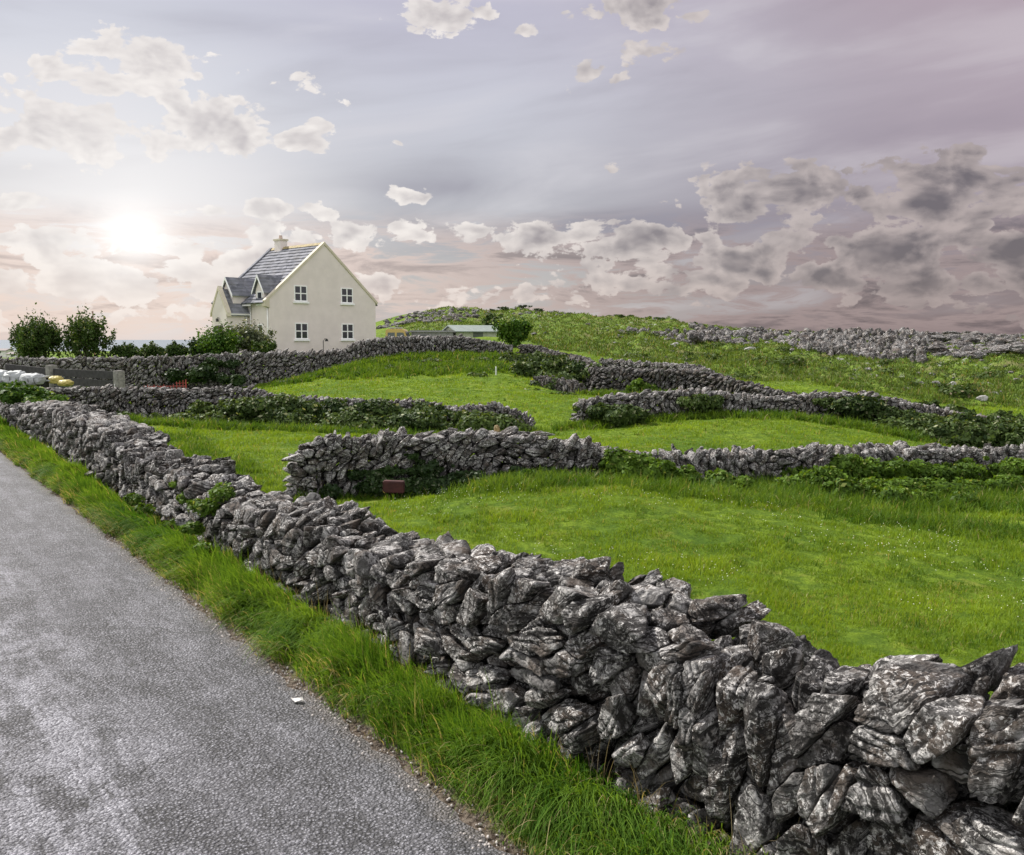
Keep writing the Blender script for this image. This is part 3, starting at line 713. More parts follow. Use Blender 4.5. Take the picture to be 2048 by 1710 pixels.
# ---------------------------------------------------------------- grass
GRASS = leaf_mat('verge_grass', (0.040, 0.115, 0.012), (0.215, 0.340, 0.045), (0.36, 0.31, 0.16), .42, .6, .15)
TURF = leaf_mat('field_grass', (0.075, 0.150, 0.010), (0.275, 0.390, 0.030), (0.30, 0.28, 0.09), .40, .55, .2)
HILLG = leaf_mat('hill_grass', (0.045, 0.085, 0.012), (0.160, 0.230, 0.035), (0.24, 0.20, 0.10), .35, .6, .2)
def blades(name, base, lean, length, width, rnd, mat, segs=3, droop=.5, yaw=None):
    n = len(base); R = rng
    la = R.uniform(0, 2 * PI, n) if yaw is None else yaw
    side = np.c_[np.cos(la), np.sin(la), np.zeros(n)]
    V = []; 
    for k in range(segs + 1):
        s = k / segs
        c = base + np.c_[lean * (s ** 1.7 * length)[:, None] if False else lean[:, :2] * ((s ** 1.7) * length)[:, None], np.zeros(n)]
        mag = np.hypot(lean[:, 0], lean[:, 1])
        c[:, 2] = base[:, 2] + length * (s - droop * mag * s ** 2.3)
        wd = width * (1 - s) ** .6 * .5
        if k < segs: V += [c - side * wd[:, None], c + side * wd[:, None]]
        else: V += [c]
    m = 2 * segs + 1
    V = np.stack(V, 1).reshape(-1, 3)
    b = (np.arange(n) * m)[:, None]
    quads = np.concatenate([b + np.array([[2 * k, 2 * k + 1, 2 * k + 3, 2 * k + 2]]) for k in range(segs - 1)]) if segs > 1 else np.zeros((0, 4), int)
    tris = b + np.array([[2 * segs - 2, 2 * segs - 1, 2 * segs]])
    return mesh_np(name, V, [quads, tris] if segs > 1 else [tris], mat, rnd=np.repeat(rnd, m))

def verge():
    # tufts of long grass along the bank, denser towards the camera
    nt = 10500
    t = -2.5 + 30 * rng.uniform(0, 1, nt) ** 1.6
    Lw = WL + .12 - (LE + .10)
    edge = LE + .07 + .09 * fbm(np.c_[t * .9, np.zeros(nt), np.zeros(nt)], 3)
    L = edge + (WL + .06 - edge) * rng.uniform(0, 1, nt) ** .85
    cl = fbm(np.c_[t * 1.5, L * 2.2, np.full(nt, 4.)], 3)
    size = np.clip(.21 + .15 * cl + rng.normal(0, .05, nt), .07, .40) * np.interp((L - edge) / (WL - edge), [0, .2, .6, 1], [.5, .95, 1.0, .55])
    per = 15
    T = np.repeat(t, per); LL = np.repeat(L, per); S = np.repeat(size, per); n = len(T)
    T = T + rng.normal(0, .03, n); LL = LL + rng.normal(0, .028, n)
    xy = NRM[None] * LL[:, None] + DIR[None] * T[:, None]
    z = terr(xy) - .01
    base = np.c_[xy, z]
    # the bank combs over towards the road and with the wind
    fl = fbm(np.c_[T * .8, LL * 1.2, np.full(n, 9.)], 2) * 1.2
    out = rng.uniform(0, 2 * PI, n); mag = rng.uniform(.1, .8, n)
    lx = np.cos(out) * mag * .6 - NRM[0] * (.5 + .25 * fl) - DIR[0] * (.4 + .35 * fl)
    ly = np.sin(out) * mag * .6 - NRM[1] * (.5 + .25 * fl) - DIR[1] * (.4 + .35 * fl)
    ln = S * rng.uniform(.65, 1.7, n)
    dist = np.hypot(xy[:, 0], xy[:, 1])
    wd = np.maximum(rng.uniform(.004, .0085, n), dist * .00075)
    r = np.clip(.45 + .3 * np.repeat(cl, per) + np.repeat(rng.normal(0, .18, nt), per) + rng.normal(0, .2, n), 0, .87)
    dead = rng.uniform(0, 1, n) < np.interp(LL, [LE + .1, LE + .3, WL - .2, WL], [.22, .02, .02, .14]); r[dead] = .96
    o = blades('grass', base, np.c_[lx, ly], ln, wd, r, GRASS, 5, .62)
    tag(o, 'long bright green grass combed over along the road verge', 'grass', kind='stuff')
    # broad weeds among it
verge()

def in_wall(xy, st, thick, pad=.05):
    S = np.array(st)[:, :2]; m = np.zeros(len(xy), bool)
    for a, b in zip(S[:-1], S[1:]):
        ab = b - a; u = np.clip(((xy - a) @ ab) / (ab @ ab), 0, 1); q = a + u[:, None] * ab
        m |= np.hypot(*(xy - q).T) < thick / 2 + pad
    return m
def field():
    def sample(n, r0, r1, a0=-31, a1=31):
        a = np.radians(rng.uniform(a0, a1, n)); r = np.exp(rng.uniform(math.log(r0), math.log(r1), n))
        xy = np.c_[r * np.sin(a), r * np.cos(a)]
        return xy, r
    # short pasture
    xy, r = sample(620000, 3.6, 48)
    L = xy @ NRM
    keep = (L > WL + TH1 - .1) & (hillness(xy) < .5)
    cl = fbm(np.c_[xy * .55, np.zeros(len(xy))], 3); c2 = fbm(np.c_[xy * 2.1, np.full(len(xy), 5.)], 2)
    hN = (xy[:, 1] > 39) & (xy[:, 0] < -12)
    keep &= ~hN
    xy, r, cl, c2 = xy[keep], r[keep], cl[keep], c2[keep]; n = len(xy)
    base = np.c_[xy, terr(xy) - .008]
    ln = np.clip(.042 + .03 * cl + .05 * c2, .012, .18) * rng.uniform(.7, 1.5, n) * (1 + r * .012)
    a = rng.uniform(0, 2 * PI, n); mg = rng.uniform(.1, .95, n)
    wd = np.maximum(.0045, r * .00085) * rng.uniform(.7, 1.3, n)
    rr = np.clip(.50 + .38 * cl + .34 * c2 + rng.normal(0, .13, n), 0, .87); dull = rng.uniform(0, 1, n) < .03 + .10 * (fbm(np.c_[xy * .8, np.full(n, 21.)], 3) > .25); rr[dull] = .95
    o = blades('pasture_grass', base, np.c_[np.cos(a) * mg, np.sin(a) * mg], ln, wd, rr, TURF, 2, .4)
    tag(o, 'short bright green pasture grass covering the walled fields', 'grass', kind='stuff')
    # rough hill grass
    xy, r = sample(230000, 30, 130, -9, 31)
    keep = hillness(xy) > .35
    xy, r = xy[keep], r[keep]; n = len(xy)
    cl = fbm(np.c_[xy * .3, np.zeros(n)], 3); base = np.c_[xy, terr(xy) - .02]
    ln = np.clip(.20 + .14 * cl, .06, .5) * rng.uniform(.6, 1.4, n); a = rng.uniform(0, 2 * PI, n); mg = rng.uniform(.1, .8, n)
    rr = np.clip(.5 + .35 * cl + rng.normal(0, .2, n), 0, .87); rr[rng.uniform(0, 1, n) < .07] = .95
    o = blades('hill_grass', base, np.c_[np.cos(a) * mg, np.sin(a) * mg], ln, r * .0011, rr, HILLG, 2, .4)
    tag(o, 'rough olive tussock grass on the rocky hillside', 'grass', kind='stuff')
field()

RANK = leaf_mat('rank_grass', (0.050, 0.115, 0.010), (0.190, 0.290, 0.030), (0.32, 0.28, 0.13), .42, .6, .15)
def rank():
    P = []
    def strip(rows, spread, n, s):
        A = np.array([W(*q)[:2] for q in rows]); seg = np.r_[0, np.cumsum(np.hypot(*np.diff(A, axis=0).T))]
        t = rng.uniform(0, seg[-1], n); c = np.c_[np.interp(t, seg, A[:, 0]), np.interp(t, seg, A[:, 1])] + rng.normal(0, spread, (n, 2))
        P.append(np.c_[c, np.full(n, s)])
    strip([(550, 990, 14.2), (900, 984, 14.4), (1200, 966, 15.1), (1450, 974, 16), (1700, 967, 17.4), (2048, 956, 19.4), (2300, 950, 21)], .16, 1500, .16)
    strip([(1230, 985, 14.3), (1480, 1000, 14.2), (1700, 1000, 14.6), (2048, 985, 15.5)], .45, 1500, .20)
    strip([(1500, 975, 15.8), (1800, 995, 15.2), (2048, 980, 16.5), (2200, 975, 17)], .5, 1700, .24)
    strip([(960, 960, 13.8), (1050, 965, 13.6), (1120, 955, 14.2)], .35, 420, .18)
    strip([(1700, 1040, 13.2), (1850, 1045, 13), (2048, 1070, 12.2)], .35, 420, .16)
    strip([(230, 842, 25), (500, 860, 24.6), (800, 868, 24.3), (1080, 866, 25.2)], .25, 1200, .2)
    strip([(1135, 853, 25.9), (1400, 834, 26.9), (1650, 840, 27.2), (1850, 885, 25)], .25, 1300, .22)
    strip([(560, 770, 40.3), (700, 738, 41.4), (800, 716, 43.4), (1000, 715, 44.3)], .5, 1100, .24)
    strip([(700, 750, 40), (860, 742, 40.4), (1000, 735, 41)], .9, 900, .26)
    strip([(1190, 790, 35.2), (1400, 790, 33.4), (1590, 802, 30.6)], .3, 800, .22)
    strip([(340, 870, 22.5), (430, 920, 17.5), (520, 985, 14)], .3, 500, .13)
    # dark tussocks dotted over the pasture
    n = 2600; a = np.radians(rng.uniform(-14, 31, n)); r = np.exp(rng.uniform(math.log(5), math.log(38), n)); c = np.c_[r * np.sin(a), r * np.cos(a)]
    k = (c @ NRM > WL + 1) & (hillness(c) < .4) & (fbm(np.c_[c * .45, np.full(n, 11.)], 3) > .12) & ~((c[:, 1] > 39) & (c[:, 0] < -12)); P.append(np.c_[c[k], np.full(k.sum(), .085)])
    P = np.concatenate(P); per = 16; Q = np.repeat(P, per, 0); n = len(Q); xy = Q[:, :2] + rng.normal(0, .05, (n, 2)) * np.where(Q[:, 2:] < .1, .9, 1.3)
    base = np.c_[xy, terr(xy) - .01]; a = rng.uniform(0, 2 * PI, n); mg = rng.uniform(.1, 1.0, n); r = np.hypot(*xy.T)
    ln = Q[:, 2] * rng.uniform(.5, 1.5, n) * np.repeat(rng.uniform(.5, 1.4, len(P)), per)
    rr = np.clip(np.repeat(rng.uniform(.05, .8, len(P)), per) + rng.normal(0, .12, n), 0, .87); rr[rng.uniform(0, 1, n) < .03] = .95
    o = blades('rank_grass', base, np.c_[np.cos(a) * mg, np.sin(a) * mg], ln, np.maximum(.006, r * .0009), rr, RANK, 3, .55)
    tag(o, 'longer tussocky grass at the feet of the field walls', 'grass', kind='stuff')
rank()

# ---------------------------------------------------------------- leaves
BRAM = leaf_mat('bramble_leaf', (0.022, 0.046, 0.012), (0.140, 0.205, 0.050), (0.30, 0.32, 0.18), .28, .6, .2)
BRAMG = leaf_mat('nettle_leaf', (0.050, 0.100, 0.012), (0.170, 0.290, 0.030), (0.24, 0.28, 0.08), .35, .6, .2)
IVY = leaf_mat('ivy_leaf', (0.014, 0.032, 0.008), (0.045, 0.085, 0.016), (0.13, 0.15, 0.09), .15, .55, .25)
SHRUB = leaf_mat('shrub_leaf', (0.030, 0.062, 0.012), (0.085, 0.14, 0.028), (0.20, 0.22, 0.11), .3, .6, .2)
HEDGEG = leaf_mat('hedge_leaf', (0.035, 0.085, 0.010), (0.10, 0.19, 0.020), (0.20, 0.28, 0.05), .3, .6, .2)
GREYL = leaf_mat('tamarisk_leaf', (0.06, 0.08, 0.04), (0.17, 0.20, 0.11), (0.30, 0.32, 0.22), .3, .5, .3)
BARK = simple('bark', (0.10, 0.08, 0.06), .9, var=.4, scale=8, bumps=.6)
def leafcloud(name, blobs, n, size, mat, parent=None, up=.25, shell=.55, rough=.35, loc=None, drop=True):
    """leaf-sized faces spread through and over a set of lumps; blobs: (x, y, z, rx, ry, rz)"""
    B = np.array(blobs, float); wgt = (B[:, 3] * B[:, 5] + B[:, 3] * B[:, 4]); wgt /= wgt.sum()
    k = rng.choice(len(B), n, p=wgt); b = B[k]
    d = rng.normal(size=(n, 3)); d /= np.linalg.norm(d, axis=1)[:, None]; d[:, 2] = np.where(rng.uniform(0, 1, n) < .6, np.abs(d[:, 2]), d[:, 2])
    rad = shell + (1 - shell) * rng.uniform(0, 1, n) ** .5
    c0 = b[:, :3] + d * b[:, 3:6]
    rad = rad * (1 + 1.3 * rough * fbm(c0 * 2.2 / max(.25, float(B[:, 3].mean())) * .5, 3))
    p = b[:, :3] + d * b[:, 3:6] * rad[:, None]
    nrm = d * (1 / b[:, 3:6]); nrm /= np.linalg.norm(nrm, axis=1)[:, None]
    nrm = nrm + rng.normal(0, .55, (n, 3)) + np.array([0, 0, up]); nrm /= np.linalg.norm(nrm, axis=1)[:, None]
    a = np.cross(nrm, rng.normal(size=(n, 3))); a /= np.linalg.norm(a, axis=1)[:, None]; c = np.cross(nrm, a)
    s = size * 1.2 * rng.uniform(.5, 1.5, n)[:, None]
    V = np.stack([p - a * s * .55, p + c * s * .34 - nrm * s * .05, p + a * s * .6 - nrm * s * .12, p - c * s * .34 - nrm * s * .05], 1).reshape(-1, 3)
    q = (np.arange(n) * 4)[:, None] + np.array([[0, 1, 2, 3]])
    rn = np.clip(rng.normal(.45, .22, n), 0, .87); rn[rng.uniform(0, 1, n) < .05] = .95
    return mesh_np(name, V, q, mat, parent, np.repeat(rn, 4), False, loc)
def band(rows, r, step=.35, squash=.8, jit=.5):
    """lumps along a line given in photo pixels and depth: (px, py, Z, scale)"""
    out = []
    for (a, b) in zip(rows[:-1], rows[1:]):
        A = W(*a[:3]); Bq = W(*b[:3]); n = max(1, int(np.linalg.norm(Bq - A) / (step * r / .35)))
        for i in range(n):
            u = (i + rng.uniform(0, 1)) / n; s = a[3] * (1 - u) + b[3] * u
            p = A * (1 - u) + Bq * u + rng.normal(0, r * jit * .5, 3) * [1, 1, .5]
            rr = r * s * rng.uniform(.35, 1.15)
            out.append((*p, rr * rng.uniform(1, 1.9), rr, rr * squash))
            for _ in range(2):
                q = p + rng.normal(0, 1, 3) * [r * s * .9, r * s * .5, r * s * .35]; r3 = rr * rng.uniform(.3, .7); out.append((*q, r3 * 1.4, r3, r3))
    return out
def stuff(o, label, cat='brambles'): tag(o, label, cat, kind='stuff'); return o
# verge and roadside wall
def near_leaf():
    bl = []
    for px, py, L, r in [(345, 1050, WL - .1, .22), (300, 1020, WL - .1, .2), (420, 1015, WL - .02, .25), (375, 1000, WL + .0, .22), (440, 990, WL + .05, .2), (390, 1060, WL - .2, .2), (330, 1090, LE + .5, .18), (270, 1000, WL - .15, .2), (400, 1100, WL - .3, .16), (350, 970, WL, .14)]:
        d = pdir(px, py); q = np.array([0, 0, EYE]) + d * (L / (d[0] * NRM[0] + d[1] * NRM[1])); r *= .55; bl.append((*q, r * 1.3, r, r * .7))
    stuff(leafcloud('brambles', bl, 5000, .036, BRAMG, rough=.6), 'leafy brambles spilling off the roadside wall onto the verge')
near_leaf()
stuff(leafcloud('brambles', band([(640, 985, 14.1, .7), (700, 975, 14.2, 1.1), (760, 975, 14.2, 1.2), (860, 975, 14.3, 1.1), (930, 965, 14.4, .8), (1010, 955, 14.5, .5), (1100, 945, 14.8, .7), (1180, 945, 15, .8)], .26) + band([(700, 950, 14.35, .8), (800, 945, 14.4, .8), (900, 940, 14.5, .8)], .13) + band([(820, 905, 14.5, .6), (850, 930, 14.45, .7)], .10), 19000, .055, IVY), 'dark ivy around the red block at the foot of the nearer field wall', 'ivy')
stuff(leafcloud('brambles', band([(1205, 945, 15.1, .8), (1250, 945, 15.1, 1.2), (1340, 955, 15.2, 1.1), (1420, 980, 15, 1.0), (1500, 990, 14.8, .7)], .30) + band([(1250, 965, 14.8, .9), (1330, 985, 14.5, 1), (1420, 1005, 14.2, .8)], .19) + band([(1290, 925, 15.3, .6), (1380, 950, 15.4, .6)], .2), 22000, .058, BRAMG), 'green nettles heaped against the middle of the nearer field wall', 'nettles')
stuff(leafcloud('brambles', band([(1560, 948, 16.8, .7), (1700, 948, 17.3, .9), (1850, 945, 18, .9), (2048, 938, 19, .9), (2200, 938, 20, 1)], .33) + band([(1580, 970, 15.8, .8), (1700, 985, 15.6, 1.1), (1850, 990, 15.6, 1.1), (1960, 985, 16, .8), (2048, 970, 17, .9)], .36) + band([(1600, 985, 15.0, .6), (1720, 1000, 14.8, .9), (1850, 1005, 14.8, .9), (1960, 1000, 15, .7)], .28) + band([(1760, 1030, 14.2, .5), (1830, 1040, 14, .5)], .2) + band([(1960, 1050, 13.7, .5), (2030, 1060, 13.5, .6)], .2), 46000, .062, BRAMG), 'broad green bramble bank below the right end of the nearer field wall')
stuff(leafcloud('brambles', band([(230, 838, 25.5, .6), (300, 846, 25.5, .7), (400, 850, 25.8, 1), (520, 845, 26, 1.2), (640, 850, 25.5, 1.3), (760, 850, 25.3, 1.2), (880, 855, 25.2, 1.1), (960, 852, 25.2, 1.1), (1060, 856, 25.4, .7)], .42) + band([(380, 815, 26.3, .5), (460, 818, 26.4, 1), (560, 818, 26.3, 1.2), (700, 826, 26, 1.1), (850, 830, 25.8, 1), (980, 835, 25.6, .7)], .38), 40000, .085, BRAM), 'tangled brambles covering the wall below the timber gate')
stuff(leafcloud('brambles', band([(350, 750, 40.6, .6), (420, 755, 40.6, 1.3), (480, 758, 40.6, .8)], .55) + band([(400, 722, 41.3, .7), (470, 728, 41.3, .6)], .4), 7000, .12, IVY), 'dark ivy curtain hanging on the tall garden wall', 'ivy')
stuff(leafcloud('brambles', band([(1180, 830, 26, .9), (1240, 825, 26.1, 1.1), (1270, 838, 26.2, .6)], .45) + band([(1380, 800, 27, .8), (1410, 806, 27, .8)], .4), 9000, .085, BRAM), 'brambles over the rounded end of the wall by the grassy gap')
stuff(leafcloud('brambles', band([(1640, 800, 27.6, .6), (1740, 815, 27.3, 1), (1850, 842, 26.9, 1), (1960, 850, 26.6, 1), (2048, 858, 26.5, 1), (2200, 868, 26.5, 1)], .42) + band([(1700, 850, 27, .6), (1800, 868, 26, .9), (1900, 880, 25.3, 1.1), (2048, 885, 25, 1.2), (2200, 885, 25, 1.2)], .55) + band([(1760, 800, 28.5, .6), (1900, 825, 28.5, .8), (2048, 843, 28.5, .8), (2200, 850, 28, .8)], .35), 60000, .09, BRAM), 'thick bramble thicket burying the right end of the far field wall')
stuff(leafcloud('brambles', band([(1030, 735, 40, .7), (1080, 745, 39, 1.1), (1130, 765, 37.5, 1.1), (1110, 790, 35, .8)], .7) + band([(1040, 780, 36, .6), (1090, 795, 34.5, .6), (1140, 800, 34, .7), (1180, 805, 33.5, .6)], .5) + band([(1000, 722, 43, .6), (1060, 722, 43, 1), (1130, 735, 41, 1)], .55), 22000, .12, BRAM), 'bramble scrub on the slope below the leafy hillside bush')
stuff(leafcloud('brambles', band([(1250, 785, 34.8, .7), (1320, 775, 34.8, .8)], .4) + band([(1180, 800, 33, .5), (1400, 800, 32, .5)], .25), 4000, .11, BRAMG), 'green creeper climbing the dark winding field wall', 'creeper')
stuff(leafcloud('brambles', band([(0, 790, 22, 1), (40, 788, 23.5, 1.1), (80, 795, 24, .9), (60, 815, 22, .6)], .35), 7000, .08, HEDGEG), 'bright leafy undergrowth where the roadside wall ends', 'undergrowth')
stuff(leafcloud('brambles', band([(260, 1110, 9, 0.0001), (261, 1110, 9, 0.0001)], .1) if False else band([(1020, 955, 13.9, .5), (1080, 965, 13.9, .5)], .2), 1500, .06, HEDGEG), 'low weeds on the mound before the nearer field wall', 'weeds')
# rank weeds along hill and slopes
_sc = []
for i in range(90):
    px = rng.uniform(1250, 2048); Z = rng.uniform(36, 75); x = (px - 1024) / F * Z; z = float(terr([[x, Z]])[0]); r = rng.uniform(.2, .55); _sc.append((x, Z, z + .05, r * 1.8, r * 1.4, r * .6))
for i in range(36):
    px = rng.uniform(560, 1040); Z = rng.uniform(40, 43.5) if i % 2 else rng.uniform(38, 44); x = (px - 1024) / F * Z; z = float(terr([[x, Z]])[0]); r = rng.uniform(.15, .35); _sc.append((x, Z, z, r * 1.8, r * 1.4, r * .6))
stuff(leafcloud('heath_scrub', _sc, 26000, .12, leaf_mat('heath_leaf', (0.035, 0.065, 0.012), (0.11, 0.16, 0.035), (0.20, 0.17, 0.10), .25, .6, .2)), 'low brownish heath and bracken dotted over the hill pasture', 'heath')

# ---------------------------------------------------------------- trees and shrubs
def shrub_tree(name, px, ybase, ytop, wpx, Z, mat, label, cat, n=9000, leaf=.10, stems=9, seed=0, group=None, low=.12, fill=1.0, spiky=0):
    R = np.random.default_rng(seed)
    B = W(px, ybase, Z); B[2] = min(B[2], float(terr([[B[0], B[1]]])[0]) + .05) if ybase > 660 else B[2]
    top = W(px, ytop, Z)[2]; H = top - B[2]; Rw = wpx / F * Z / 2 * .86
    e = empty(name, B, label=label, cat=cat, group=group)
    tr = MB(); bl = []
    tr.tube([(0, 0, -.15), (0.02, 0, H * .12), (.03, .02, H * .2)], [.09 * H / 2, .07 * H / 2, .05 * H / 2])
    for k in range(stems):
        a = 2 * PI * (k + R.uniform(0, .7)) / stems; rr = Rw * R.uniform(.35, .95) * (1 if k % 3 else .25)
        hz = H * R.uniform(.62, .97) * (1 - .28 * (rr / Rw) ** 2)
        tip = np.array([math.cos(a) * rr, math.sin(a) * rr, hz]); m1 = np.array([tip[0] * .35, tip[1] * .35, hz * .38]); m2 = np.array([tip[0] * .75, tip[1] * .75, hz * .7])
        tr.tube([(0, 0, H * .04), m1, m2, tip * [1, 1, .97]], [.045 * H / 2, .03 * H / 2, .018 * H / 2, .005], 6)
        for s in range(4):
            u = R.uniform(.3, .95); q = m1 * (1 - u) + tip * u; q2 = q + R.normal(0, 1, 3) * [Rw * .3, Rw * .3, H * .08] + [0, 0, H * .08]
            tr.tube([q, (q + q2) / 2 + [0, 0, .03], q2], [.012 * H / 2, .008, .003], 5)
            rb = R.uniform(.14, .26) * Rw * 1.25 * fill; q2[2] = min(q2[2], H - rb * .9); bl.append((*q2, rb, rb, rb * 1.25))
        rb = R.uniform(.20, .30) * Rw * fill; bl.append((tip[0], tip[1], hz - rb * .7, rb, rb, rb * 1.5)); bl.append((*m2, rb, rb, rb * 1.3))
    for k in range(int(stems * 1.3)):
        a = R.uniform(0, 2 * PI); rr = Rw * R.uniform(.3, .9); rb = R.uniform(.16, .26) * Rw * fill
        bl.append((math.cos(a) * rr, math.sin(a) * rr, H * R.uniform(low, .55), rb, rb, rb * 1.2))
    if spiky: bl = [(b[0] + R.normal(0, .05), b[1], b[2], b[3] * .55, b[4] * .55, b[5] * 1.35) for b in bl for _ in range(1)] + [(b[0] * 1.1, b[1] * 1.1, min(b[2] + .1, H - b[5] * .9), b[3] * .3, b[4] * .3, b[5] * 1.0) for b in bl]
    tr.build('trunk', BARK, e, smooth=True)
    leafcloud('crown', bl, n, leaf, mat, e, shell=.15, rough=.85, up=.1)
    return e
TG = 'bushy trees beyond the garden wall'
shrub_tree('tree', 74, 722, 647, 120, 46, SHRUB, 'rounded dark leafy tree with bright left edge, beside a more upright one', 'tree', 12000, .09, 17, 1, TG, low=.06, fill=1.3, spiky=1)
shrub_tree('tree', 174, 722, 642, 112, 46.5, SHRUB, 'upright leafy tree with pale stems showing, sky through its crown', 'tree', 11000, .09, 19, 2, TG, low=.08, fill=1.2, spiky=1)
shrub_tree('bush', 398, 716, 680, 60, 47, IVY, 'low dark bush left of the clipped green one', 'bush', 2500, .10, 6, 3)
shrub_tree('bush', 432, 720, 667, 100, 47, HEDGEG, 'clipped bright green rounded bush above the garden wall', 'bush', 8500, .10, 9, 4, fill=1.5)
shrub_tree('bush', 495, 716, 657, 105, 50, GREYL, 'large grey-green bush against the house front', 'bush', 8500, .11, 9, 5, fill=1.35)
shrub_tree('bush', 530, 712, 684, 50, 48, SHRUB, 'small leafy bush at the corner of the house', 'bush', 2500, .10, 6, 6)
shrub_tree('bush', 1030, 697, 640, 68, 50, HEDGEG, 'tall dense green bush beside the green shed', 'bush', 8000, .12, 9, 7, fill=1.4)
shrub_tree('bush', 985, 680, 630, 44, 60, SHRUB, 'smaller grey-green bush behind the shed roof', 'bush', 3500, .13, 7, 8, fill=1.3)
# hedge row of small shrubs
hb = []
for px in np.arange(232, 370, 5):
    Z = 47; q = W(px + rng.uniform(-2, 2), rng.uniform(700, 708), Z); hb.append((*q, .24, .3, .32 + .14 * math.sin(px * .13)))
hl = leafcloud('hedge', hb, 7500, .10, SHRUB, rough=.6); tag(hl, 'loose low hedge between the two trees and the clipped bush', 'hedge')
# windblown thorn bushes on the skyline
k = 0
for px, yt, w in [(985, 622, 14), (1010, 619, 22), (1045, 620, 20), (1078, 618, 24), (1110, 626, 18), (1135, 629, 20), (1160, 628, 16), (1215, 633, 22), (1240, 632, 20), (1262, 634, 14), (1295, 634, 18), (1320, 636, 26), (1348, 638, 24), (1385, 646, 18), (1405, 650, 16)]:
    Z = 114; x = (px - 1024) / F * Z; g = float(terr([[x, Z]])[0]); top = W(px, yt, Z)[2]; H = max(.5, top - g + .1); Rw = w / F * Z / 2
    tag(e := empty('thorn_bush', (x, Z, g), label=('sparse dark thorn bush on the hilltop skyline' if px < 1180 else 'dense dark green bush on the skyline right of the hilltop'), cat='bush', group='thorn bushes on the hilltop' if px < 1180 else 'dense bushes on the skyline'))
    m = MB()
    for a in range(5):
        an = rng.uniform(0, 2 * PI); m.tube([(0, 0, -.1), (math.cos(an) * Rw * .4, math.sin(an) * Rw * .4, H * .5), (math.cos(an) * Rw * .8, math.sin(an) * Rw * .8, H * .92)], [.05, .03, .01], 5)
    m.build('trunk', BARK, e)
    leafcloud('crown', [(rng.normal(0, Rw * .45), rng.normal(0, Rw * .3), H * rng.uniform(.3, .8), Rw * .45, Rw * .4, H * .25) for _ in range(7)], 260 if px < 1180 else 500, .16, IVY if px < 1180 else SHRUB, e, rough=.6, shell=.1)

# ---------------------------------------------------------------- rocks
def rockmesh(R, center, dims, rz, lv=2, tilt=.3):
    U, Fc = ico(lv); a, b, c = dims
    nn_ = R.normal(size=(12, 3)); nn_ /= np.linalg.norm(nn_, axis=1)[:, None]
    dk = R.uniform(.62, 1.0, 12)
    q = np.maximum(U @ nn_.T, 0) / dk; r = ((q ** 14).sum(1) + 1) ** (-1 / 14)
    V = U * r[:, None] + U * (fbm(U * 2.2 + R.uniform(0, 50, 3), 3)[:, None] * .14)
    V = V * [a, b, c]
    ta = R.normal(0, tilt); ct, st_ = math.cos(ta), math.sin(ta); V = V @ np.array([[1, 0, 0], [0, ct, -st_], [0, st_, ct]])
    ct, st_ = math.cos(rz), math.sin(rz); V = V @ np.array([[ct, st_, 0], [-st_, ct, 0], [0, 0, 1]])
    return V + center, Fc
def outcrop(name, pts, label, seed, mat=ROCK, cat='rock outcrop', group=None, dims=(.5, .4, .6), kind=None):
    R = np.random.default_rng(seed); vs, fs, rs, b0 = [], [], [], 0
    for x, y, s in pts:
        g = float(terr([[x, y]])[0]) if not isinstance(s, tuple) else s[1]; sc = s if not isinstance(s, tuple) else s[0]
        V, Fc = rockmesh(R, np.array([x, y, g + sc * dims[2] * .25]), np.array(dims) * sc * R.uniform(.6, 1.4, 3), R.uniform(-.5, .5), 1 if sc < .35 else 2)
        vs.append(V); fs.append(Fc + b0); rs.append(np.full(len(V), R.uniform())); b0 += len(V)
    o = mesh_np(name, np.concatenate(vs), np.concatenate(fs), mat, None, np.concatenate(rs), False); tag(o, label, cat, group, kind); return o
def strew(rows, seed):
    """rows: (px0, px1, Z0, Z1, n, s0, s1)"""
    R = np.random.default_rng(seed); out = []
    for px0, px1, Z0, Z1, n, s0, s1 in rows:
        for _ in range(n):
            Z = R.uniform(Z0, Z1); px = R.uniform(px0, px1); out.append(((px - 1024) / F * Z, Z, R.uniform(s0, s1)))
    return out
OC = 'limestone outcrops along the hill'
def ridge(px0, px1, Z0, Z1, n, prof, s0, s1, seed):
    """rocks stacked on a limestone terrace whose top line follows prof (px -> py)"""
    R = np.random.default_rng(seed); out = []
    xs = [q[0] for q in prof]
    for _ in range(n):
        px = R.uniform(px0, px1); u = R.uniform(0, 1); Z = Z0 + (Z1 - Z0) * u
        x = (px - 1024) / F * Z; g = float(terr([[x, Z]])[0]); s = R.uniform(s0, s1)
        yt = np.interp(px, xs, [q[1] for q in prof]); yb = np.interp(px, xs, [q[2] for q in prof])
        if yb - yt < 3: continue
        top = W(px, yb + (yt - yb) * u, Z)[2]
        out.append((x, Z, (s, max(g, top - s * .45))))
    return out
outcrop('limestone_outcrop', ridge(1380, 1660, 74, 100, 520, [(1380, 660, 664), (1400, 655, 672), (1450, 662, 680), (1500, 666, 695), (1560, 670, 700), (1620, 675, 702), (1660, 678, 700)], .45, 1.1, 5), 'dark grey limestone terrace sloping down from the skyline bushes', 5, group=OC, dims=(.5, .45, .42))
outcrop('limestone_outcrop', ridge(1600, 1850, 66, 96, 760, [(1600, 690, 700), (1640, 676, 706), (1670, 662, 715), (1700, 657, 720), (1735, 658, 720), (1780, 668, 722), (1850, 674, 716)], .45, 1.1, 6), 'humped fissured limestone outcrop with a grassy cap', 6, group=OC, dims=(.36, .45, .6))
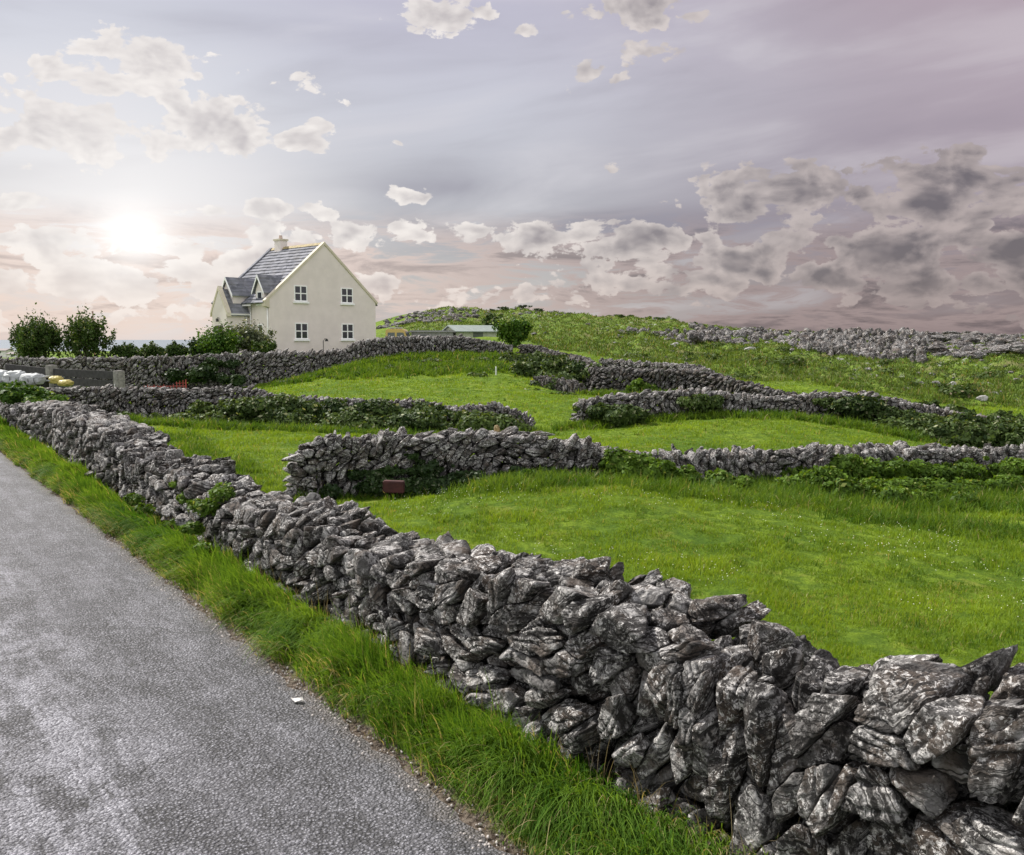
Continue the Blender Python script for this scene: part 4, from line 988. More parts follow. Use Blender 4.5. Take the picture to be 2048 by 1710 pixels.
outcrop('limestone_outcrop', ridge(1830, 2120, 68, 100, 600, [(1830, 676, 714), (1860, 670, 708), (1900, 668, 704), (1960, 664, 700), (2000, 670, 692), (2048, 668, 686), (2120, 668, 690)], .5, 1.2, 7), 'flat layered limestone terrace at the far right of the skyline', 7, group=OC, dims=(.8, .5, .3))
outcrop('limestone_outcrop', strew([(760, 960, 88, 116, 300, .25, .8), (930, 1130, 95, 116, 90, .2, .6)], 8), 'grey stony crest above the shed and yellow van', 8, kind='stuff', cat='rubble', dims=(.6, .5, .4))
outcrop('limestone_outcrop', strew([(1240, 1390, 72, 84, 190, .3, .75)], 9), 'small pale crags in the grass below the skyline bushes', 9, kind='stuff', cat='rubble', dims=(.45, .4, .55))
outcrop('limestone_rubble', strew([(1060, 1140, 62, 72, 60, .2, .45), (1250, 1500, 46, 60, 30, .12, .3), (1550, 1900, 42, 55, 40, .12, .35), (1150, 1450, 60, 100, 60, .15, .4), (1500, 2048, 50, 66, 40, .1, .35), (1700, 2048, 38, 50, 60, .12, .4)], 10), 'loose pale limestone rubble scattered through the hill pasture', 10, kind='stuff', cat='rubble', dims=(.7, .5, .35))
R_ = np.random.default_rng(12)
BL = [((1965, 792), 36, .24, 'angular white boulder on the right-hand slope'), ((1990, 783), 38, .18, 'low flat white boulder right of the angular one'), ((1905, 765), 42, .18, 'small white boulder high on the right-hand slope'), ((1820, 765), 41, .2, 'pale slab lying in heath above the thicket'), ((1500, 700), 66, .45, 'pale boulder in the grass below the dark limestone terrace'), ((1350, 705), 60, .35, 'lone white boulder mid hillside')]
for (px, py), Z, s, lb in BL:
    q = W(px, py, Z); q[2] = float(terr([[q[0], q[1]]])[0]) + s * .3; V, Fc = rockmesh(R_, np.zeros(3), (s * 1.2, s * .8, s * .6), .3, 2)
    o = mesh_np('boulder', V, Fc, simple('pale_limestone', (.36, .35, .34), .85, var=.35, scale=4), None, np.full(len(V), .9), False); o.location = q; tag(o, lb, 'boulder', 'pale boulders on the hillside')
for (px, py), Z, s, lb in [((1010, 862 + 6), 24.6, .22, 'flat pale stone lying in the grassy gap'), ((1240 / 2.048 + 500, 897), 21, .0001, '')][:1]:
    q = W(px + 72, py, Z); q[2] = float(terr([[q[0], q[1]]])[0]) + .04; V, Fc = rockmesh(R_, np.zeros(3), (.42, .2, .1), .1, 2)
    o = mesh_np('flat_stone', V, Fc, STONE_FAR, None, np.full(len(V), .9), False); o.location = q; tag(o, lb, 'stone')

# ---------------------------------------------------------------- house
def build_house():
    A = W(540, 679, 60); B = W(752, 679, 67.1)
    rz = math.atan2(B[1] - A[1], B[0] - A[0]); wd = float(np.hypot(*(B - A)[:2]))
    GZ = 1.40
    h = empty('house', (A[0], A[1], GZ), rz, label='cream rendered two-storey house with slate roof, porch and dormers', cat='house')
    LEN = 6.45; EV = 5.14 - GZ; RD = 9.06 - GZ; mx = wd / 2
    REN = simple('cream_render', (0.78, 0.70, 0.68), .88, var=.05, scale=1.2, bumps=.15)
    REN2 = simple('cream_coping', (0.62, 0.56, 0.45), .85, var=.08, scale=2)
    WHITE = simple('white_paint', (.92, .92, .93), .5, var=.03); GLASS, n, b = newmat('window_glass')
    b.inputs['Base Color'].default_value = (.03, .035, .045, 1); b.inputs['Roughness'].default_value = .06; b.inputs['Specular IOR Level'].default_value = .9
    PIPE = simple('white_plastic', (.75, .74, .72), .45, var=.03)
    def slate():
        m, n, b = newmat('roof_slate'); tc = n.N.new('ShaderNodeTexCoord'); P = tc.outputs['Object']
        v = n.N.new('ShaderNodeTexVoronoi'); v.inputs['Scale'].default_value = 3.3; n.L.new(P, v.inputs['Vector'])
        c = n.mix(n.sep(v.outputs['Color'])[0], (0.13, 0.136, 0.158), (0.25, 0.255, 0.285))
        c = n.mix(n.m('MULTIPLY', n.ss(n.noise(P, 1.1, 5, .6), .5, .7), .5), c, (0.16, 0.155, 0.15))
        n.put(b.inputs['Base Color'], c); b.inputs['Roughness'].default_value = .85; b.inputs['Specular IOR Level'].default_value = .1
        bump(n, b, n.noise(P, 20, 4), .3, .01); return m
    SL = slate(); RT = simple('ochre_ridge_tile', (0.30, 0.24, 0.12), .8, var=.3, scale=3)
    DARK = simple('dark_door', (.05, .035, .03), .5)
    # walls: gable prism
    MB().prism([(0, -1.2), (wd, -1.2), (wd, EV), (mx, RD), (0, EV)], 'y', 0, LEN).build('wall', REN, h)
    MB().box(-.03, wd + .03, -.03, LEN + .03, -1.2, .12).build('plinth', REN, h)
    # roof: courses of slates, stepped
    def slope_rows(bld, x0, z0, x1, z1, y0, y1, n, t=.045):
        """courses running along y from eave (x0,z0) to ridge (x1,z1)"""
        dx, dz = (x1 - x0) / n, (z1 - z0) / n; l = math.hypot(dx, dz); nx, nz = -dz / l, dx / l
        if nz < 0: nx, nz = -nx, -nz
        for i in range(n):
            a = (x0 + dx * (i - .12), z0 + dz * (i - .12)); c = (x0 + dx * (i + 1), z0 + dz * (i + 1))
            o0, o1 = t * 1.9, t * .6
            bld.prism([(a[0] + nx * .004, a[1] + nz * .004), (a[0] + nx * o0, a[1] + nz * o0), (c[0] + nx * o1, c[1] + nz * o1), (c[0] + nx * .002, c[1] + nz * .002)], 'y', y0, y1)
    sl = (RD - EV) / mx
    rf = MB(); slope_rows(rf, -.35, EV - .35 * sl, mx, RD, .12, LEN - .12, 17); roof = rf.build('roof', SL, h)
    rb = MB(); slope_rows(rb, wd + .25, EV - .25 * sl, mx, RD, .12, LEN - .12, 17); rb.build('roof', SL, h)
    MB().prism([(mx - .16, RD - .02), (mx, RD + .17), (mx + .16, RD - .02)], 'y', .1, LEN - .1).build('ridge_tiles', RT, h)
    # raised gable copings
    for (y0, y1) in ((-.07, .20), (LEN - .20, LEN + .07)):
        for sx in (0, 1):
            x0 = -.30 if sx == 0 else wd + .12; z0 = EV - .30 * sl if sx == 0 else EV - .12 * sl
            l = math.hypot(mx - x0, RD - z0); nx, nz = -(RD - z0) / l * (1 if sx == 0 else -1), abs(mx - x0) / l
            mat = REN2 if y0 < 1 or sx == 1 else SL
            MB().prism([(x0, z0 - .02), (x0 + nx * .15, z0 + nz * .15), (mx, RD + .2), (mx, RD)] if sx == 0 else [(x0, z0 - .02), (mx, RD), (mx, RD + .2), (x0 - abs(nx) * -.15, z0 + nz * .15)], 'y', y0, y1).build('coping', mat, h)
    # kneeler block at the near eave
    MB().prism([(-.36, EV - .52), (-.002, EV - .60), (-.002, EV + .02), (-.36, EV - .22)], 'y', -.06, .32).build('kneeler', REN2, h)
    # chimney
    cx0, cx1, cy0, cy1 = mx - .30, mx + .30, 4.75, 5.5
    ch = MB().box(cx0, cx1, cy0, cy1, RD - .7, RD + .62).build('chimney', REN, h)
    MB().box(cx0 - .07, cx1 + .07, cy0 - .07, cy1 + .07, RD + .62, RD + .74).build('chimney_cap', REN2, ch)
    MB().tube([(mx, (cy0 + cy1) / 2, RD + .7), (mx, (cy0 + cy1) / 2, RD + 1.02)], [.15, .12], 12).build('chimney_pot', simple('clay_pot', (.5, .4, .36), .7), ch, smooth=False)
    # windows on the gable (plane y = 0, facing -y)
    def window(x, z0, z1, w, off=0.0):
        f = MB(); y0, y1 = -.035, .02; t = .075
        f.box(x - w / 2, x - w / 2 + t, y0, y1, z0, z1).box(x + w / 2 - t, x + w / 2, y0, y1, z0, z1)
        f.box(x - w / 2 + t, x + w / 2 - t, y0, y1, z0, z0 + t).box(x - w / 2 + t, x + w / 2 - t, y0, y1, z1 - t, z1)
        f.box(x - .045, x + .045, y0 + .006, y1, z0 + t, z1 - t); zm = (z0 + z1) / 2
        f.box(x - w / 2 + t, x - .045, y0 + .008, y1, zm - .035, zm + .035).box(x + .045, x + w / 2 - t, y0 + .008, y1, zm - .035, zm + .035)
        fr = f.build('window', WHITE, h)
        MB().box(x - w / 2 + t, x + w / 2 - t, -.012, -.006, z0 + t, z1 - t).build('pane', GLASS, fr)
        MB().box(x - w / 2 - .1, x + w / 2 + .1, -.12, .0, z0 - .13, z0 - .002).build('sill', WHITE, fr)
    for x in (2.57, 6.62):
        window(x, 5.02 - GZ, 6.12 - GZ, 1.08); window(x, 2.42 - GZ, 3.55 - GZ, 1.08)
    # front facade (x = 0, facing -x)
    def fwin(y, z0, z1, w, x=0.0):
        f = MB(); t = .07
        f.box(x - .035, x + .02, y - w / 2, y - w / 2 + t, z0, z1).box(x - .035, x + .02, y + w / 2 - t, y + w / 2, z0, z1).box(x - .035, x + .02, y - w / 2 + t, y + w / 2 - t, z0, z0 + t).box(x - .035, x + .02, y - w / 2 + t, y + w / 2 - t, z1 - t, z1)
        fr = f.build('window', WHITE, h); MB().box(x - .012, x - .006, y - w / 2 + t, y + w / 2 - t, z0 + t, z1 - t).build('pane', GLASS, fr)
        MB().box(x - .1, x, y - w / 2 - .07, y + w / 2 + .07, z0 - .1, z0 - .002).build('sill', WHITE, fr)
    fwin(1.05, 2.55 - GZ, 3.45 - GZ, .55)
    # wall dormer over it
    dz0, dz1, dpk = EV - .5, EV + .55, 6.75 - GZ
    run = lambda z: (z - EV) / sl
    d = MB().prism([(1.0 - .5, dz0), (1.0 + .5, dz0), (1.0 + .5, dz1), (1.0, dpk - .12), (1.0 - .5, dz1)], 'x', -.02, run(dz1) + .3).build('dormer', REN, h)
    r = MB()
    for s in (-1, 1):
        n = 5
        for i in range(n):
            u0, u1 = i / n - .03, (i + 1) / n
            ya, za = 1.0 + s * .68 * (1 - u0), dz1 - .16 + (dpk - dz1 + .16) * u0; yb, zb = 1.0 + s * .68 * (1 - u1), dz1 - .16 + (dpk - dz1 + .16) * u1
            xb = run(zb) + .1
            r.add([(-.2, ya, za), (-.2, ya, za + .09), (-.2, yb, zb + .03), (-.2, yb, zb), (max(run(za), .2) + .1, ya, za), (max(run(za), .2) + .1, ya, za + .09), (xb, yb, zb + .03), (xb, yb, zb)],
                  [(0, 1, 2, 3), (7, 6, 5, 4), (0, 4, 5, 1), (1, 5, 6, 2), (2, 6, 7, 3), (3, 7, 4, 0)])
    r.build('dormer_roof', SL, d)
    b = MB()
    for s in (-1, 1):
        b.add([(-.24, 1.0 + s * .70, dz1 - .26), (-.24, 1.0 + s * .70, dz1 - .10), (-.24, 1.0, dpk + .02), (-.24, 1.0, dpk - .18), (-.202, 1.0 + s * .70, dz1 - .26), (-.202, 1.0 + s * .70, dz1 - .10), (-.202, 1.0, dpk + .02), (-.202, 1.0, dpk - .18)],
              [(0, 1, 2, 3), (7, 6, 5, 4), (0, 4, 5, 1), (1, 5, 6, 2), (2, 6, 7, 3), (3, 7, 4, 0)])
    b.build('bargeboard', WHITE, d)
    fwin(1.0, EV - .35, EV + .5, .6, -.02)
    # porch
    py0, py1, px_ = 2.4, 4.15, -1.75; pe = 3.35 - .0 - (GZ - 1.45) - 0.95; pe = 4.35 - GZ; ppk = 5.85 - GZ; pm = (py0 + py1) / 2
    p = MB().prism([(py0, -1.2), (py1, -1.2), (py1, pe), (pm, ppk - .1), (py0, pe)], 'x', px_, -.003).build('porch', REN, h)
    r = MB()
    for s in (-1, 1):
        n = 7; hw = (py1 - py0) / 2 + .18; ze = pe - .18 * (ppk - pe) / ((py1 - py0) / 2)
        for i in range(n):
            u0, u1 = i / n - .03, (i + 1) / n
            ya, za = pm + s * hw * (1 - u0), ze + (ppk - .05 - ze) * u0; yb, zb = pm + s * hw * (1 - u1), ze + (ppk - .05 - ze) * u1
            xa, xb2 = max(run(za), -.01) + .12, max(run(zb), -.01) + .12
            r.add([(px_ + .26, ya, za), (px_ + .26, ya, za + .09), (px_ + .26, yb, zb + .03), (px_ + .26, yb, zb), (xa, ya, za), (xa, ya, za + .09), (xb2, yb, zb + .03), (xb2, yb, zb)],
                  [(0, 1, 2, 3), (7, 6, 5, 4), (0, 4, 5, 1), (1, 5, 6, 2), (2, 6, 7, 3), (3, 7, 4, 0)])
    r.build('porch_roof', SL, p)
    c = MB()
    for s in (-1, 1):
        hw = (py1 - py0) / 2 + .2; ze = pe - .2 * (ppk - pe) / ((py1 - py0) / 2)
        q = [(pm + s * hw, ze - .05), (pm + s * hw, ze + .2), (pm, ppk + .17), (pm, ppk - .08)]
        c.prism(q, 'x', px_ - .05, px_ + .258)
    c.build('porch_coping', REN2, p)
    MB().box(px_ - .03, px_ - .002, pm - .45, pm + .45, -.2, 1.95).build('door', DARK, p)
    MB().tube([(px_ - .01, pm - .0, 2.45), (px_ - .16, pm, 2.5), (px_ - .16, pm, 2.42)], .018, 6).box(px_ - .23, px_ - .09, pm - .07, pm + .07, 2.2, 2.42).build('lantern', simple('black_iron', (.03, .03, .03), .5), p)
    MB().box(px_ + .2, -.05, py0 - .24, py0 - .14, pe - .30, pe - .2).build('gutter', PIPE, p)
    MB().tube([(-.28, py0 - .07, pe - .3), (-.28, py0 - .07, -.5)], .045, 8).build('downpipe', PIPE, p, smooth=True)
    # upper dormer set over the porch
    q0, q1, qx = pm - .62, pm + .62, -1.05; qe, qp = 5.55 - GZ, 6.62 - GZ
    d2 = MB().prism([(q0, qe - 1.0), (q1, qe - 1.0), (q1, qe), (pm, qp - .1), (q0, qe)], 'x', qx, run(qe) + .2).build('dormer', REN, h)
    r = MB()
    for s in (-1, 1):
        n = 5; hw = .78
        for i in range(n):
            u0, u1 = i / n - .03, (i + 1) / n; ze = qe - .17
            ya, za = pm + s * hw * (1 - u0), ze + (qp - ze) * u0; yb, zb = pm + s * hw * (1 - u1), ze + (qp - ze) * u1
            r.add([(qx - .15, ya, za), (qx - .15, ya, za + .09), (qx - .15, yb, zb + .03), (qx - .15, yb, zb), (run(za) + .15, ya, za), (run(za) + .15, ya, za + .09), (run(zb) + .15, yb, zb + .03), (run(zb) + .15, yb, zb)],
                  [(0, 1, 2, 3), (7, 6, 5, 4), (0, 4, 5, 1), (1, 5, 6, 2), (2, 6, 7, 3), (3, 7, 4, 0)])
    r.build('dormer_roof', SL, d2)
    b = MB()
    for s in (-1, 1):
        q = [(pm + s * .8, qe - .3), (pm + s * .8, qe - .12), (pm, qp + .04), (pm, qp - .15)]; b.prism(q, 'x', qx - .2, qx - .153)
    b.build('bargeboard', WHITE, d2)
    # gutters and downpipes on the facade
    MB().box(-.46, -.36, 1.56, py0 + .1, EV - .47, EV - .37).build('gutter', PIPE, h)
    MB().tube([(-.06, .12, EV - .5), (-.06, .12, -.5)], .05, 8).build('downpipe', PIPE, h, smooth=True)
    MB().tube([(-.06, py0 - .28, EV - .45), (-.06, py0 - .28, -.5)], .05, 8).build('downpipe', PIPE, h, smooth=True)
    MB().tube([(7.85, .6, EV + (wd - 7.85) * sl + .0), (7.85, .6, EV + (wd - 7.85) * sl + .35)], .05, 8).build('roof_vent', DARK, h)
    return h
build_house()

# ---------------------------------------------------------------- small things
YEL = simple('yellow_paint', (.50, .36, .12), .35, var=.05); BLK = simple('black_rubber', (.02, .02, .02), .8)
GL, n_, b_ = newmat('vehicle_glass'); b_.inputs['Base Color'].default_value = (.10, .115, .12, 1); b_.inputs['Roughness'].default_value = .08
def van():
    q = W(800, 700, 55); q[2] = 1.30
    e = empty('van', q, math.radians(-4), label='yellow van mostly hidden behind the garden wall', cat='van')
    # local: x along the van (front to +x), y across
    body = [(-.75, .35), (.78, .35), (.80, .95), (.62, 1.05), (.42, 1.62), (.28, 1.74), (-.70, 1.74), (-.76, 1.66)]
    MB().prism(body, 'y', -.65, .65).build('body', YEL, e, bevel=.04)
    for s in (-1, 1):
        y0, y1 = (s * .652, s * .660) if s > 0 else (-.660, -.652)
        MB().prism([(-.62, 1.08), (-.18, 1.08), (-.18, 1.52), (-.62, 1.52)], 'y', y0, y1).build('side_window', GL, e)
        MB().prism([(-.06, 1.08), (.52, 1.08), (.34, 1.52), (-.06, 1.52)], 'y', y0, y1).build('side_window', GL, e)
    MB().add([(.635, -.55, 1.10), (.635, .55, 1.10), (.455, .52, 1.58), (.455, -.52, 1.58)], [(0, 1, 2, 3)]).build('windscreen', GL, e)
    for x in (-.5, .52):
        for y in (-.6, .6):
            w = MB().tube([(x, y - .08, .3), (x, y + .08, .3)], .3, 20).build('wheel', BLK, e, smooth=False)
            MB().tube([(x, y - .09, .3), (x, y + .09, .3)], .16, 12).build('rim', simple('steel', (.5, .5, .5), .35, .8), w)
    for y in (-.45, .45): MB().tube([(.80, y, .72), (.825, y, .72)], .09, 12).build('headlight', simple('lamp_glass', (.7, .7, .68), .2), e)
    MB().box(-.6, .1, -.5, -.44, 1.80, 1.84).box(-.6, .1, .44, .5, 1.80, 1.84).box(-.5, -.46, -.5, .5, 1.745, 1.8).box(0, .04, -.5, .5, 1.745, 1.8).build('roof_rack', simple('grey_metal', (.4, .4, .42), .4, .6), e)
van()
def shed_long():
    q = W(868, 700, 57); q[2] = 1.5
    e = empty('shed', q, math.radians(3), label='long low grey shed with flat pale roof between van and green shed', cat='shed')
    MB().box(-1.35, 1.25, -1.3, 1.3, 0, 1.35).build('wall', simple('grey_block', (.25, .245, .25), .9, var=.2, scale=6), e)
    r = MB()
    for i in range(26):
        x = -1.45 + i * .108; r.box(x, x + .06, -1.4, 1.4, 1.42, 1.47)
    r.box(-1.5, 1.4, -1.42, 1.42, 1.352, 1.42)
    r.build('roof', simple('pale_roof_sheet', (.24, .24, .25), .5), e)
    MB().box(-.9, -.3, -1.32, -1.302, .1, 1.2).build('door', simple('grey_door', (.12, .12, .13), .6), e)
shed_long()
def shed_green():
    q = W(945, 690, 58); q[2] = float(terr([[q[0], q[1]]])[0]) - .1
    T = W(945, 651, 58)[2] - q[2]; Ew = W(945, 662, 58)[2] - q[2]
    e = empty('shed', q, math.radians(28), label='pale-roofed green garden shed left of the tall bush', cat='shed')
    hw = .95
    MB().prism([(-hw, -.4), (hw, -.4), (hw, Ew), (0, T - .06), (-hw, Ew)], 'x', -1.6, 1.3).build('wall', simple('sage_green_board', (.42, .46, .32), .8, var=.12), e)
    r = MB()
    for s in (-1, 1): r.prism([(s * (hw + .18), Ew - .08), (s * (hw + .18), Ew - .02), (0, T + .02), (0, T - .05)], 'x', -1.75, 1.45)
    r.build('roof', simple('grey_green_roof', (.24, .28, .26), .55, var=.1), e)
    MB().box(-.4, .3, -hw - .02, -hw - .003, -.1, Ew - .08).build('door', simple('dark_green_door', (.10, .12, .09), .7), e)
    MB().box(1.302, 1.32, -.3, .3, Ew - .45, Ew - .1).build('window', GL, e)
shed_green()
def rail_gate():
    WOOD = simple('weathered_dark_timber', (.040, .038, .040), .85, var=.35, scale=7, bumps=.4); PW = simple('grey_timber_post', (.24, .23, .215), .85, var=.3, scale=9, bumps=.4)
    P1 = W(105, 775, 33); P2 = W(239, 775, 30.5)
    v = P2 - P1; rz = math.atan2(v[1], v[0]); ln = float(np.hypot(v[0], v[1]))
    z1 = W(105, 730, 33)[2]; z2 = W(239, 741, 30.5)[2]; g = .18
    e = empty('timber_fence', (P1[0], P1[1], g), rz, label='dark board fence with two thick grey posts behind the bramble-covered wall', cat='fence')
    MB().prism([(-.16, -.16), (.16, -.16), (.16, .16), (-.16, .16)], 'z', -.4, z1 - g).build('post', PW, e, bevel=.025)
    MB().box(ln - .15, ln + .15, -.14, .14, -.4, z2 - g - .0).build('post', PW, e, bevel=.025)
    zt1 = W(120, 737, 33)[2] - g; zt2 = W(232, 743, 30.5)[2] - g
    def board(x0, x1, a0, a1, b0, b1, y=0):
        MB().add([(x0, y - .03, a0), (x1, y - .03, b0), (x1, y - .03, b1), (x0, y - .03, a1), (x0, y + .03, a0), (x1, y + .03, b0), (x1, y + .03, b1), (x0, y + .03, a1)],
                 [(0, 1, 2, 3), (7, 6, 5, 4), (0, 4, 5, 1), (1, 5, 6, 2), (2, 6, 7, 3), (3, 7, 4, 0)]).build('board', WOOD, e)
    hh = .27
    board(.165, ln - .155, zt1 - hh, zt1, zt2 - hh, zt2); board(.165, ln - .155, zt1 - 2 * hh - .05, zt1 - hh - .05, zt2 - 2 * hh - .05, zt2 - hh - .05); board(.165, ln - .155, zt1 - 3 * hh - .10, zt1 - 2 * hh - .10, zt2 - 3 * hh - .10, zt2 - 2 * hh - .10)
    board(-3.4, -.165, zt1 - hh + .12, zt1 + .12, zt1 - hh, zt1); board(-3.4, -.165, zt1 - 2 * hh + .09, zt1 - hh + .09, zt1 - 2 * hh - .03, zt1 - hh - .03)
    MB().box(.16, ln - .15, -.06, .06, 0, .02).build('rail', WOOD, e)
    MB().tube([(ln - .02, -.17, .25), (ln, -.17, .7)], .02, 6).build('latch', simple('galvanised', (.7, .7, .72), .4, .5), e)
rail_gate()
def sack(name, px, py, Z, dims, mat, label, cat, rz=0, group=None, seed=0, straps=None):
    q = W(px, py, Z); U, Fc = ico(4); R = np.random.default_rng(seed)
    sgn = np.sign(U) * np.abs(U) ** .75
    V = sgn * (1 + .10 * fbm(U * 2.3 + seed, 4)[:, None]) 
    V = V * np.array(dims); V[:, 2] = np.maximum(V[:, 2], -dims[2] * .8)
    o = mesh_np(name, V, Fc, mat, None, None, True); o.location = q; o.rotation_euler = (0, 0, rz); tag(o, label, cat, group)
    if straps:
        for s in straps:
            m = MB(); pts = []
            for k in range(25):
                a = 2 * PI * k / 24; pts.append((s * dims[0], math.cos(a) * dims[1] * 1.0 * math.sqrt(1 - s * s * .5), max(math.sin(a) * dims[2] * 1.0 * math.sqrt(1 - s * s * .5), -dims[2] * .8)))
            m.tube(pts, .014, 5).build('strap', straps_mat, o)
    return o
straps_mat = simple('grey_strap', (.12, .12, .12), .6)
WHT = simple('white_woven_sack', (.36, .38, .38), .55, var=.1, scale=3, bumps=.5); YSK = simple('yellow_sack', (.40, .34, .09), .5, var=.15)
BG = 'white bulk bags stacked behind the wall'
sack('bulk_bag', -5, 757, 27.5, (.42, .36, .27), WHT, 'slumped white bulk bag at the very edge of the frame', 'bag', 0, BG, 1, (0.1,))
sack('bulk_bag', 32, 757, 27.2, (.34, .34, .24), WHT, 'middle white bulk bag with a faint pink mark', 'bag', .2, BG, 2, (-.2, .3))
sack('bulk_bag', 66, 759, 27, (.34, .30, .19), WHT, 'flatter white bulk bag beside the black and white crate', 'bag', -.1, BG, 3, (.1, .6))
sack('feed_sack', 112, 760, 27.3, (.20, .2, .13), YSK, 'folded yellow sack against the grey post', 'sack', .2, None, 4)
sack('feed_sack', 131, 766, 27.2, (.22, .2, .10), YSK, 'flat yellow sack drooping over the wall top', 'sack', -.3, None, 5)
e = empty('crate', W(86, 766, 27.2), 0.1, label='small black crate with white rim beside the white bags', cat='crate')
MB().box(-.12, .12, -.15, .15, -.2, .17).build('body', BLK, e); MB().box(-.14, .14, -.17, .17, .172, .215).build('rim', WHT, e); MB().box(-.02, .3, -.12, .1, .06, .10).build('lid', WHT, e)
# red netting behind the wall, as short stakes with mesh
RED = simple('red_plastic', (.34, .05, .04), .5)
def netting():
    a = W(288, 774, 29); b = W(372, 772, 29.5)
    e = empty('safety_netting', a, math.atan2(b[1] - a[1], b[0] - a[0]), label='scrap of red plastic netting behind the wall below the hedge', cat='netting')
    ln = float(np.hypot(*(b - a)[:2])); m = MB()
    for i in range(14): x = ln * i / 13; m.box(x, x + .02, -.01, .01, -.3, .05 + .13 * (i > 9) + .03 * math.sin(i * 2.3))
    for z in (-.2, -.1, 0.0): m.box(0, ln, -.005, .005, z, z + .02)
    m.box(ln * .75, ln, -.006, .006, .10, .115)
    m.build('mesh', RED, e)
    MB().tube([(ln, 0, -.6), (ln, 0, .22)], .02, 6).build('stake', RED, e)
netting()
# garden lamp before the gable
q = W(647, 705, 54); q[2] = float(terr([[q[0], q[1]]])[0]); H = W(654, 678, 54)[2] - q[2]
e = empty('garden_lamp', q, 0, label='small black garden lamp on a thin post before the house gable', cat='lamp')
MB().tube([(0, 0, -.2), (0, 0, H - .1), (.1, 0, H + .02), (.2, 0, H)], .022, 8).build('post', BLK, e); MB().tube([(.2, 0, H + .02), (.2, 0, H - .14)], [.05, .12], 10).build('lamp_shade', BLK, e)
# thin white marker post in the upper field
q = W(992, 749, 38.5); q[2] = float(terr([[q[0], q[1]]])[0])
MBp = MB().tube([(0, 0, -.1), (0, 0, .34), (0, 0, .37)], [.035, .033, .012], 8); o = MBp.build('marker_post', simple('white_post', (.62, .66, .6), .6), smooth=False); o.location = q; tag(o, 'short thin white post in the upper field', 'post')
# red block at the foot of the nearer wall
q = W(787, 973, 13.95); q[2] = W(787, 985, 13.95)[2]
o = MB().box(-.17, .17, -.08, .08, 0, .19).build('block', simple('dark_red_paint', (.055, .014, .014), .85, var=.3, scale=8, bumps=.5), bevel=.015); o.location = q; o.rotation_euler = (0, .04, .05); tag(o, 'weathered dark red block in the ivy at the wall foot', 'block')
q = W(993, 860, 15.1); V, Fc = rockmesh(R_, np.zeros(3), (.06, .07, .09), .2, 3)
o = mesh_np('stone_cap', V, Fc, simple('orange_lichen_stone', (.22, .16, .07), .85, var=.5, scale=9), None, None, True); o.location = q; tag(o, 'small orange-lichened stone perched on the nearer wall', 'stone')
# litter on the road edge
m = MB(); g = G0(597, 1408)
for i in range(6):
    a = i * PI / 3; m.v.append((math.cos(a) * .034 * (1 + .4 * (i % 2)), math.sin(a) * .026, .012 + .014 * (i % 2)))
m.v.append((0, 0, .032)); m.f += [(6, i, (i + 1) % 6) for i in range(6)]
o = m.build('paper_scrap', simple('white_paper', (.75, .73, .70), .7)); o.location = (g[0], g[1], .012)
sm = o.modifiers.new('thickness', 'SOLIDIFY'); sm.thickness = .002; tag(o, 'crumpled white paper scrap on the road edge', 'litter')
# pole behind the tree
q = W(190, 720, 60); q[2] = .8; e = empty('utility_pole', q, 0, label='thin reddish pole rising behind the upright tree', cat='pole')
MB().tube([(0, 0, 0), (0, 0, W(190, 622, 60)[2] - .8)], [.06, .04], 8).build('pole', simple('rusty_pole', (.25, .12, .09), .7), e)
# far cottages by the shore
FWH = simple('far_white_wall', (.72, .70, .70), .8)
for px, yt, yb, w, Z, lb in [(8, 697, 706, 22, 150, 'tiny low house at the far left shore'), (36, 704, 712, 26, 140, 'small white shed left of the rounded tree')]:
    q = W(px, yb, Z); hh = (yb - yt) / F * Z; ww = w / F * Z / 2
    e = empty('cottage', q, .1, label=lb, cat='cottage'); MB().prism([(-1.5, -1), (1.5, -1), (1.5, hh * .55), (0, hh * .8), (-1.5, hh * .55)], 'x', -ww, ww).build('wall', FWH, e)
    MB().prism([(-1.7, hh * .5), (0, hh * .82), (1.7, hh * .5), (1.7, hh * .58), (0, hh), (-1.7, hh * .58)], 'x', -ww - .1, ww + .1).build('roof', simple('far_roof', (.2, .17, .17), .8), e)
    MB().box(-.4, .2, -1.52, -1.502, 0, hh * .4).build('window', GL, e)
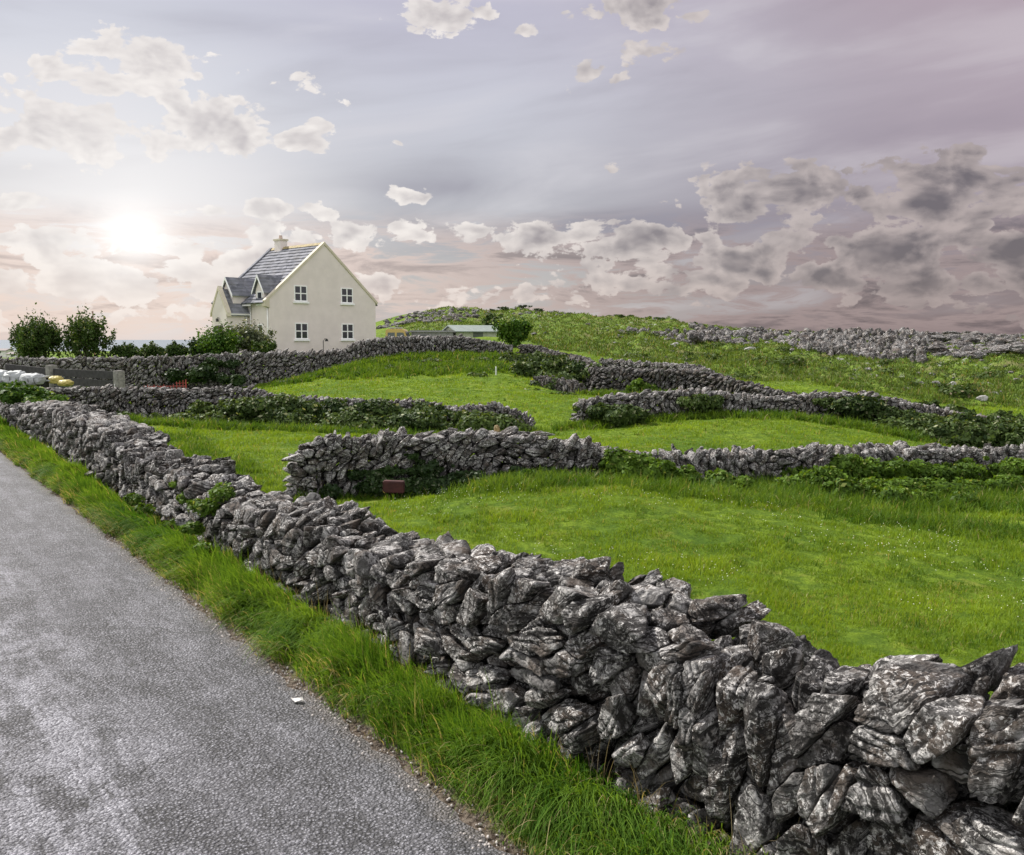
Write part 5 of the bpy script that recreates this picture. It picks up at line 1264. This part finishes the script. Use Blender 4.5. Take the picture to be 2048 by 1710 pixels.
# daisies and buttercups in the near field
def flowers():
    n = 2000; a = np.radians(rng.uniform(-8, 31, n)); r = np.exp(rng.uniform(math.log(5.5), math.log(15), n)); xy = np.c_[r * np.sin(a), r * np.cos(a)]
    keep = (xy @ NRM > WL + 1.0) & (fbm(np.c_[xy * .5, np.full(n, 2.)], 2) > .0); xy, r = xy[keep], r[keep]; n = len(xy)
    z = terr(xy) + rng.uniform(.06, .10, n); vs, fs = [], []
    for i in range(n):
        s = .003 + r[i] * .00035; b0 = len(vs)
        vs += [(xy[i, 0] + s * math.cos(k * PI / 3), xy[i, 1] + s * math.sin(k * PI / 3), z[i] + (.004 if k % 2 else 0)) for k in range(6)] + [(xy[i, 0], xy[i, 1], z[i] - .004)]
        fs += [(b0 + 6, b0 + k, b0 + (k + 1) % 6) for k in range(6)]
    o = mesh_np('daisies', vs, np.array(fs), simple('white_petal', (.75, .76, .62), .6), None, None, False); tag(o, 'tiny white daisies sprinkled through the near field', 'flowers', kind='stuff')
flowers()
# straw and dead stalks at the road edge and wall foot
def stalks():
    n = 1500; t = -2 + 16 * rng.uniform(0, 1, n) ** 1.5; w = rng.uniform(0, 1, n) < .6
    L = np.where(w, LE + .02 + np.abs(rng.normal(0, .09, n)), WL - .03 + rng.normal(0, .05, n)); xy = NRM[None] * L[:, None] + DIR[None] * t[:, None]
    base = np.c_[xy, terr(xy) + .005]; a = rng.uniform(0, 2 * PI, n); mg = np.where(w, rng.uniform(.6, 1.2, n), rng.uniform(.1, .6, n))
    ln = np.where(w, rng.uniform(.04, .14, n), rng.uniform(.15, .42, n))
    o = blades('straw', base, np.c_[np.cos(a) * mg, np.sin(a) * mg], ln, np.full(n, .0045), np.full(n, .5), leaf_mat('straw', (.22, .17, .10), (.42, .35, .22), None, .2, .6, .2), 3, .75)
    tag(o, 'dry straw and dead stalks along the road edge', 'straw', kind='stuff')
    # crumbs of stone at the road edge
    n = 1500; t = -1.5 + 14 * rng.uniform(0, 1, n) ** 1.4; L = LE - .02 + rng.normal(0, .06, n); xy = NRM[None] * L[:, None] + DIR[None] * t[:, None]
    U, Fc = ico(1); vs = []; fs = []
    for i in range(n):
        s = rng.uniform(.003, .009); vs.append(U * (s * rng.uniform(.6, 1.3, 3)) + [xy[i, 0], xy[i, 1], .008 + s * .3]); fs.append(Fc + i * len(U))
    o = mesh_np('gravel', np.concatenate(vs), np.concatenate(fs), simple('grit', (.38, .35, .33), .85, var=.6, scale=40), None, None, False); tag(o, 'loose grit along the crumbling asphalt edge', 'gravel', kind='stuff')
stalks()
